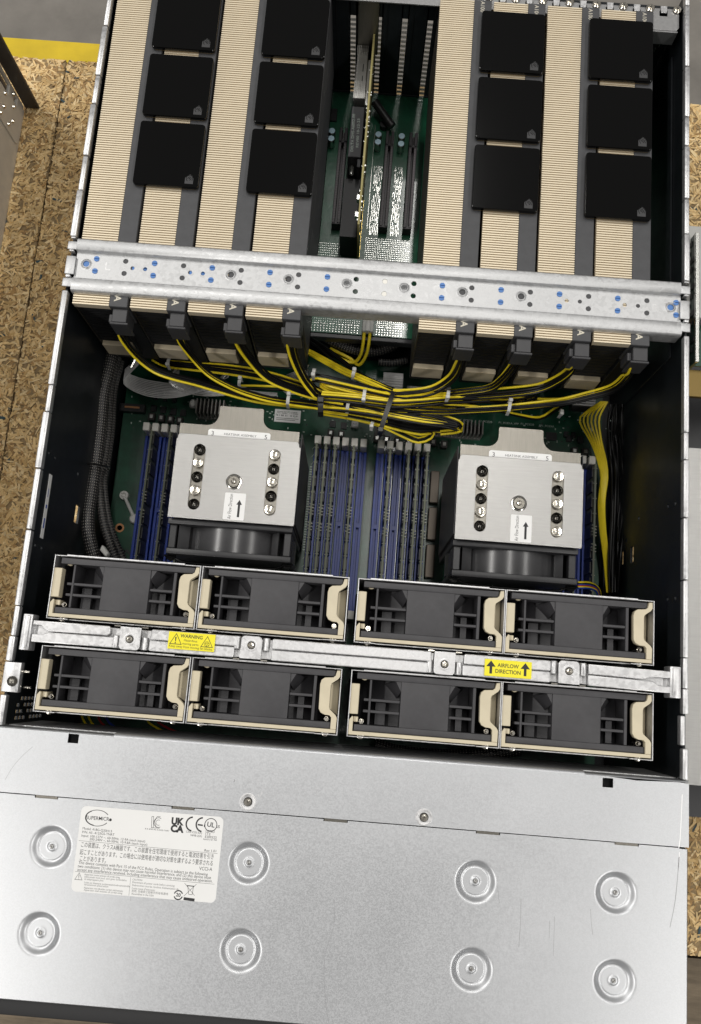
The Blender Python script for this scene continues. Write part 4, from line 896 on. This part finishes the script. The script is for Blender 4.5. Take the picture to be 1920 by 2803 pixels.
for k, c in enumerate(('wire_yellow', 'wire_black', 'wire_blue', 'wire_red', 'wire_yellow', 'wire_blue')):
    MB().tube(spline([at(1312, 1322+k*2.5, 104), at(1335, 1322+k*2.6, 100), at(1352, 1328+k*2.6, 92), at(1362-k, 1342+k*2, 84), at(1364-k*2, 1360, 70)], 3), .8, 7).build('wire', c, fc)
# ------------------------------------------------------------------ braided sleeves on the left and under the bar
def sleeve(label, pts, rad):
    o = MB().tube(spline([at(*p) for p in pts], 4), rad, 20, uv=True).build('braided_cable', 'braid'); tag(o, label, 'cable', 'braided cables along the left wall')
sleeve('thick braided black cable against the left wall', [(256,800,70),(246,845,70),(234,895,68),(228,961,66),(218,1045,66),(207,1120,68),(200,1177,70),(204,1226,70),(216,1268,66),(232,1320,60)], 5.2)
sleeve('thin braided black cable beside the thick one', [(268,812,52),(258,850,52),(250,895,50),(246,970,50),(236,1045,52),(227,1080,54),(226,1120,56),(232,1167,56),(240,1205,56),(252,1240,54),(266,1275,50)], 3.4)
sleeve('innermost braided black cable near the green board', [(276,820,44),(266,855,44),(258,900,42),(254,970,42),(244,1045,44),(236,1085,46),(238,1125,46),(245,1172,46),(255,1208,46),(268,1242,44),(284,1278,42)], 2.9)
t_ = tag(MB().tube(spline([at(197,1053,78), at(212,1053,82), at(228,1056,74), at(244,1060,62), at(248,1064,52)], 3), 1.0, 8).build('cable_tie', 'tie_black'), 'thin black zip tie around the braided cables', 'cable tie')
tag(MB().prism([at(226,1248,80)[:2], at(232,1236,80)[:2], at(246,1255,80)[:2], at(240,1264,80)[:2]], 72, 80).build('foam_pad', 'white_plastic', None, .6), 'small white foam pad behind the left fan module', 'foam pad')
tag(MB().tube(spline([at(735,762,40), at(765,778,38), at(800,792,36), at(840,798,36), at(880,790,36), at(912,770,38)], 4), 4.4, 18, uv=True).build('braided_cable', 'braid'), 'braided black cable curving under the middle of the support bar', 'cable')
tag(MB().tube(spline([at(860,822,30), at(890,824,30), at(925,818,30)], 4), 3.2, 16, uv=True).build('braided_cable', 'braid'), 'short braided cable above the silver ribbon in the middle', 'cable')
tag(MB().tube(spline([at(850,1690,60), at(900,1705,58), at(960,1712,58), at(1030,1716,58), at(1110,1712,60), at(1180,1700,60)], 4), 5, 16, uv=True).build('braided_cable', 'braid'), 'braided cable in the dark gap behind the cover strip', 'cable')
# ------------------------------------------------------------------ silver ribbon cables under the card blocks
def ribbon(label, pts, n, sp, dz=0):
    r_ = empty('ribbon_cable', at(*pts[len(pts)//2]), label, 'ribbon cable', 'silver ribbon cables'); C = spline([at(*p) for p in pts], 3); q = MB(); m = len(C)
    for k in range(n):
        P = []
        for i, p in enumerate(C): P.append(p + Vector((0, -k*sp*(.35+.65*math.sin(math.pi*i/(m-1))), -k*dz)))
        q.tube(P, sp*.40, 6)
    q.build('conductors', 'ribbon', r_, kind='stuff')
    e = C[0]; MB().tube([e+Vector((0,2,6)), C[0]+Vector((-6,-n*sp*.5-2,2))], 1.6, 8).build('spring_sleeve', 'solder', r_)
ribbon('silver ribbon cable looping below the leftmost card', [(318,812,44),(292,832,42),(286,845,40),(330,862,38),(400,872,38),(470,872,38)], 10, 1.5)
ribbon('silver ribbon cable below the second card from left', [(408,838,44),(388,850,42),(392,858,40),(440,870,38),(500,876,38),(560,880,38)], 8, 1.4)
ribbon('silver ribbon cable below the third card from left', [(520,850,44),(500,860,42),(520,876,38),(580,888,37),(630,892,36)], 7, 1.0)
ribbon('silver ribbon cable below the fourth card from left', [(700,838,44),(665,846,42),(648,856,40),(680,868,38),(705,872,38)], 9, 1.6)
def roll(label, u0, u1, v, z, n, r0):
    r_ = empty('ribbon_cable', at((u0+u1)/2, v, z-20), label, 'ribbon cable', 'silver ribbon cables'); x0 = at(u0, v, z)[0]; x1 = at(u1, v, z)[0]; y = at(u0, v, z)[1]; q = MB()
    for k in range(n):
        a = math.radians(110-k*(150/n)); q.cyl((x0, y-r0+r0*math.cos(a)*1.0, z-r0+r0*math.sin(a)), 1.15, x1-x0, 'x', 8)
    q.build('conductors', 'ribbon', r_, kind='stuff'); MB().cyl((x0+.2, y-r0, z-r0), r0-.6, x1-x0-.4, 'x', 24).build('core', 'chip', r_)
roll('upright silver ribbon roll right of the middle, below the bar', 872, 917, 838, 56, 13, 12)
roll('dim silver ribbon roll below the fourth card from right', 925, 985, 872, 46, 9, 8)
roll('small silver ribbon roll below the third card from right', 990, 1025, 872, 46, 9, 8)
roll('silver ribbon roll below the rightmost card', 1300, 1352, 892, 44, 8, 7)
for u, v, lb_ in ((1342, 892, 'blue topped capacitor above the right cables'), (1339, 926, 'blue topped capacitor below the right cables')):
    x, y, _ = at(u, v, 30); c = tag(MB().cyl((x, y, 12), 3.0, 18, 'z', 20).build('capacitor', 'cap_top', None, .5), lb_, 'capacitor', 'capacitors at the right wall')
# loose coloured wires in the dark gap near the cover strip
lw = empty('loose_wires', (80, 167, 60), 'thin yellow red and blue wires in the dark gap near the cover strip', 'wires')
for k, (u, c) in enumerate(((185, 'wire_yellow'), (200, 'wire_yellow'), (222, 'wire_red'), (240, 'wire_blue'), (330, 'wire_yellow'), (352, 'wire_red'))):
    MB().tube(spline([at(u, 1622, 90), at(u+8, 1640, 84), at(u+30+k*4, 1662, 80), at(u+70, 1668, 74)], 3), .8, 7).build('wire', c, lw)
# ================================================================== RATING LABEL on the front cover
rl_ = plate('rating_label', 'label_white', cv, rrect(60.6, 149.4, 66.3, 116.5, 3.2), [], 177.6, 177.75, .03); LZ = 177.78
def lp(px, py): return at((180+px*460/1592)/PK, (2180+py*460/1592)/PK, LZ)
def ltext(s, px0, py0, px1, py1, size, m='ink', bold=0, **kw):
    a = Vector(lp(px0, py0)); b = Vector(lp(px1, py1)); return text(s, m, rl_, a, size, math.degrees(math.atan2(b.y-a.y, b.x-a.x)), fit=(b-a).length, bold=bold, **kw)
ltext('SUPERMICR', 192, 216, 410, 232, 3.1, bold=.02)
q = MB(); c_ = lp(300, 205); ring(q, c_[0], c_[1], 4.9, 4.55, LZ, 40, 30, 330, 1.55); ring(q, c_[0]-.5, c_[1], 4.7, 4.2, LZ+.005, 30, 120, 260, 1.5); d_ = lp(425, 222); disc(q, d_[0], d_[1], .85, LZ+.01)
q.build('maker_mark', 'ink', rl_)
ltext('Model: 418G-Q20H13', 158, 312, 435, 342, 2.0); ltext('P/N: AS -4125GS-TNRT', 155, 347, 460, 374, 2.0)
ltext('Input: 100-127V ~, 60-50Hz, 12-9A (each input)', 148, 380, 750, 436, 2.0); ltext('200-240V ~, 60-50Hz, 10-9.8A (each input)', 225, 415, 772, 468, 2.0)
ltext('Rev 1.01', 1312, 522, 1423, 530, 2.1)
ltext('この装置は、クラスA機器です。この装置を住宅環境で使用すると電波妨害を引き', 140, 475, 1395, 592, 3.5); ltext('起こすことがあります。この場合には使用者が適切な対策を講ずるよう要求される', 132, 545, 1392, 655, 3.5); ltext('ことがあります。', 128, 605, 375, 628, 3.5)
ltext('VCCI-A', 1265, 697, 1388, 707, 2.9)
ltext('This device complies with Part 15 of the FCC Rules. Operation is subject to the following', 120, 638, 1345, 752, 2.5); ltext('two conditions: (1) this device may not cause harmful interference, and (2) this device must', 114, 672, 1378, 784, 2.5); ltext('accept any interference received, including interference that may cause undesired operation.', 110, 705, 1390, 816, 2.5)
for i, s_ in enumerate(('Apparaten maste anslutas till jordat uttag', 'stikkontakt med jord, som giver forbindelse', 'til stikproppens jord', 'Laite on liitettava suojamaadoituskoskettimilla', 'varustettuun pistorasiaan', 'Apparatet ma tilkobles jordet stikkontakt', 'Apparaten skall anslutas till jordat uttag')):
    w_ = (335, 400, 180, 430, 230, 370, 365)[i]; y_ = (745, 768, 790, 822, 842, 872, 893)[i]; ltext(s_, 178-i, y_, 178-i+w_, y_+w_*.09, 1.5, 'ink_grey')
for i, s_ in enumerate(('CAUTION:', 'Disconnect all power cords before servicing', "Debranchez tous les cordons d'alimentation de", "l'unite avant d'intervenir", '危险: 在维修之前断开所有电源线', 'Assembled in the USA')):
    w_ = (95, 400, 440, 220, 345, 212)[i]; y_ = (795, 820, 848, 878, 904, 930)[i]; ltext(s_, 632-i*2, y_, 632-i*2+w_, y_+w_*.09, 1.6, 'ink_grey')
q = MB()
def ln(p0, p1, w_):
    a = Vector(lp(*p0)); b = Vector(lp(*p1)); t = (b-a).normalized(); n_ = Vector((-t.y, t.x, 0))*w_/2; q.add([a-n_, b-n_, b+n_, a+n_], [(0,1,2,3)])
ln((125,418),(1440,542),.16); ln((90,710),(1410,832),.16); ln((618,765),(600,940),.14)
tc = lp(125, 762); tri(q, tc[0], tc[1], 4.2, .26, LZ); ln((127,742),(125,770),.3); ln((124,778),(124,783),.32)
# crossed bin, bar under it, circled 20
ln((1128,822),(1222,940),.22); ln((1240,832),(1120,945),.22); ln((1150,845),(1220,852),.5); ln((1158,850),(1165,925),.25); ln((1212,855),(1200,930),.25); ln((1165,928),(1200,932),.25); ln((1118,968),(1222,982),1.7)
c_ = lp(1068, 935); ring(q, c_[0], c_[1], 2.9, 2.2, LZ, 30, 20, 165); ring(q, c_[0], c_[1], 2.9, 2.2, LZ, 30, 200, 345)
q.build('rules_and_symbols', 'ink', rl_); text('20', 'ink', rl_, (c_[0], c_[1], LZ), 2.9, -5, 'CENTER', bold=.08, yc=True)
# certification marks
ltext('UK', 1000, 262, 1118, 272, 5.6, bold=.32); ltext('CA', 993, 332, 1118, 342, 5.6, bold=.32)
q = MB(); c_ = lp(1205, 262); ring(q, c_[0], c_[1], 4.5, 3.6, LZ, 30, 95, 265); c_ = lp(1300, 268); ring(q, c_[0], c_[1], 4.5, 3.6, LZ, 30, 95, 265)
a = lp(1252, 268); q.add([(a[0], a[1]-.4, LZ), (a[0]+3.2, a[1]-.6, LZ), (a[0]+3.2, a[1]+.3, LZ), (a[0], a[1]+.5, LZ)], [(0,1,2,3)])
c_ = lp(1376, 270); ring(q, c_[0], c_[1], 4.0, 3.55, LZ, 36)
for k, (px, py) in enumerate(((818,190),(835,192))): ln((px, py),(px-4, py+105),.25)
ln((842,240),(868,190),.25); ln((842,240),(860,295),.25); ln((818,190),(838,191),.25); ln((868,190),(900,193),.25); ln((812,296),(890,302),.25)
k_ = lp(880, 248); ring(q, k_[0], k_[1], 3.0, 2.7, LZ, 24, 60, 300); ring(q, k_[0], k_[1], 1.7, 1.45, LZ, 24, 60, 300)
q.build('certification_marks', 'ink', rl_)
c_ = lp(1376, 270); text('UL', 'ink', rl_, (c_[0], c_[1], LZ), 4.0, -5, 'CENTER', bold=.08, yc=True)
ltext('c', 1308, 290, 1324, 291, 3.2, bold=.05); ltext('US', 1425, 298, 1458, 301, 2.4, bold=.04); ltext('LISTED', 1325, 340, 1410, 347, 2.1); ltext('I.T.E', 1322, 366, 1370, 370, 2.1); ltext('E209323', 1318, 394, 1426, 402, 2.1); ltext('Factory ID: 763', 1304, 412, 1430, 422, 1.4)
ltext('CAN ICES-3(A)', 1140, 342, 1290, 356, 1.7); ltext('NMB-3(A)', 1182, 376, 1288, 386, 1.7); ltext('R-R-SMM-AS-4125GS-TNRT', 752, 312, 980, 334, 1.2)
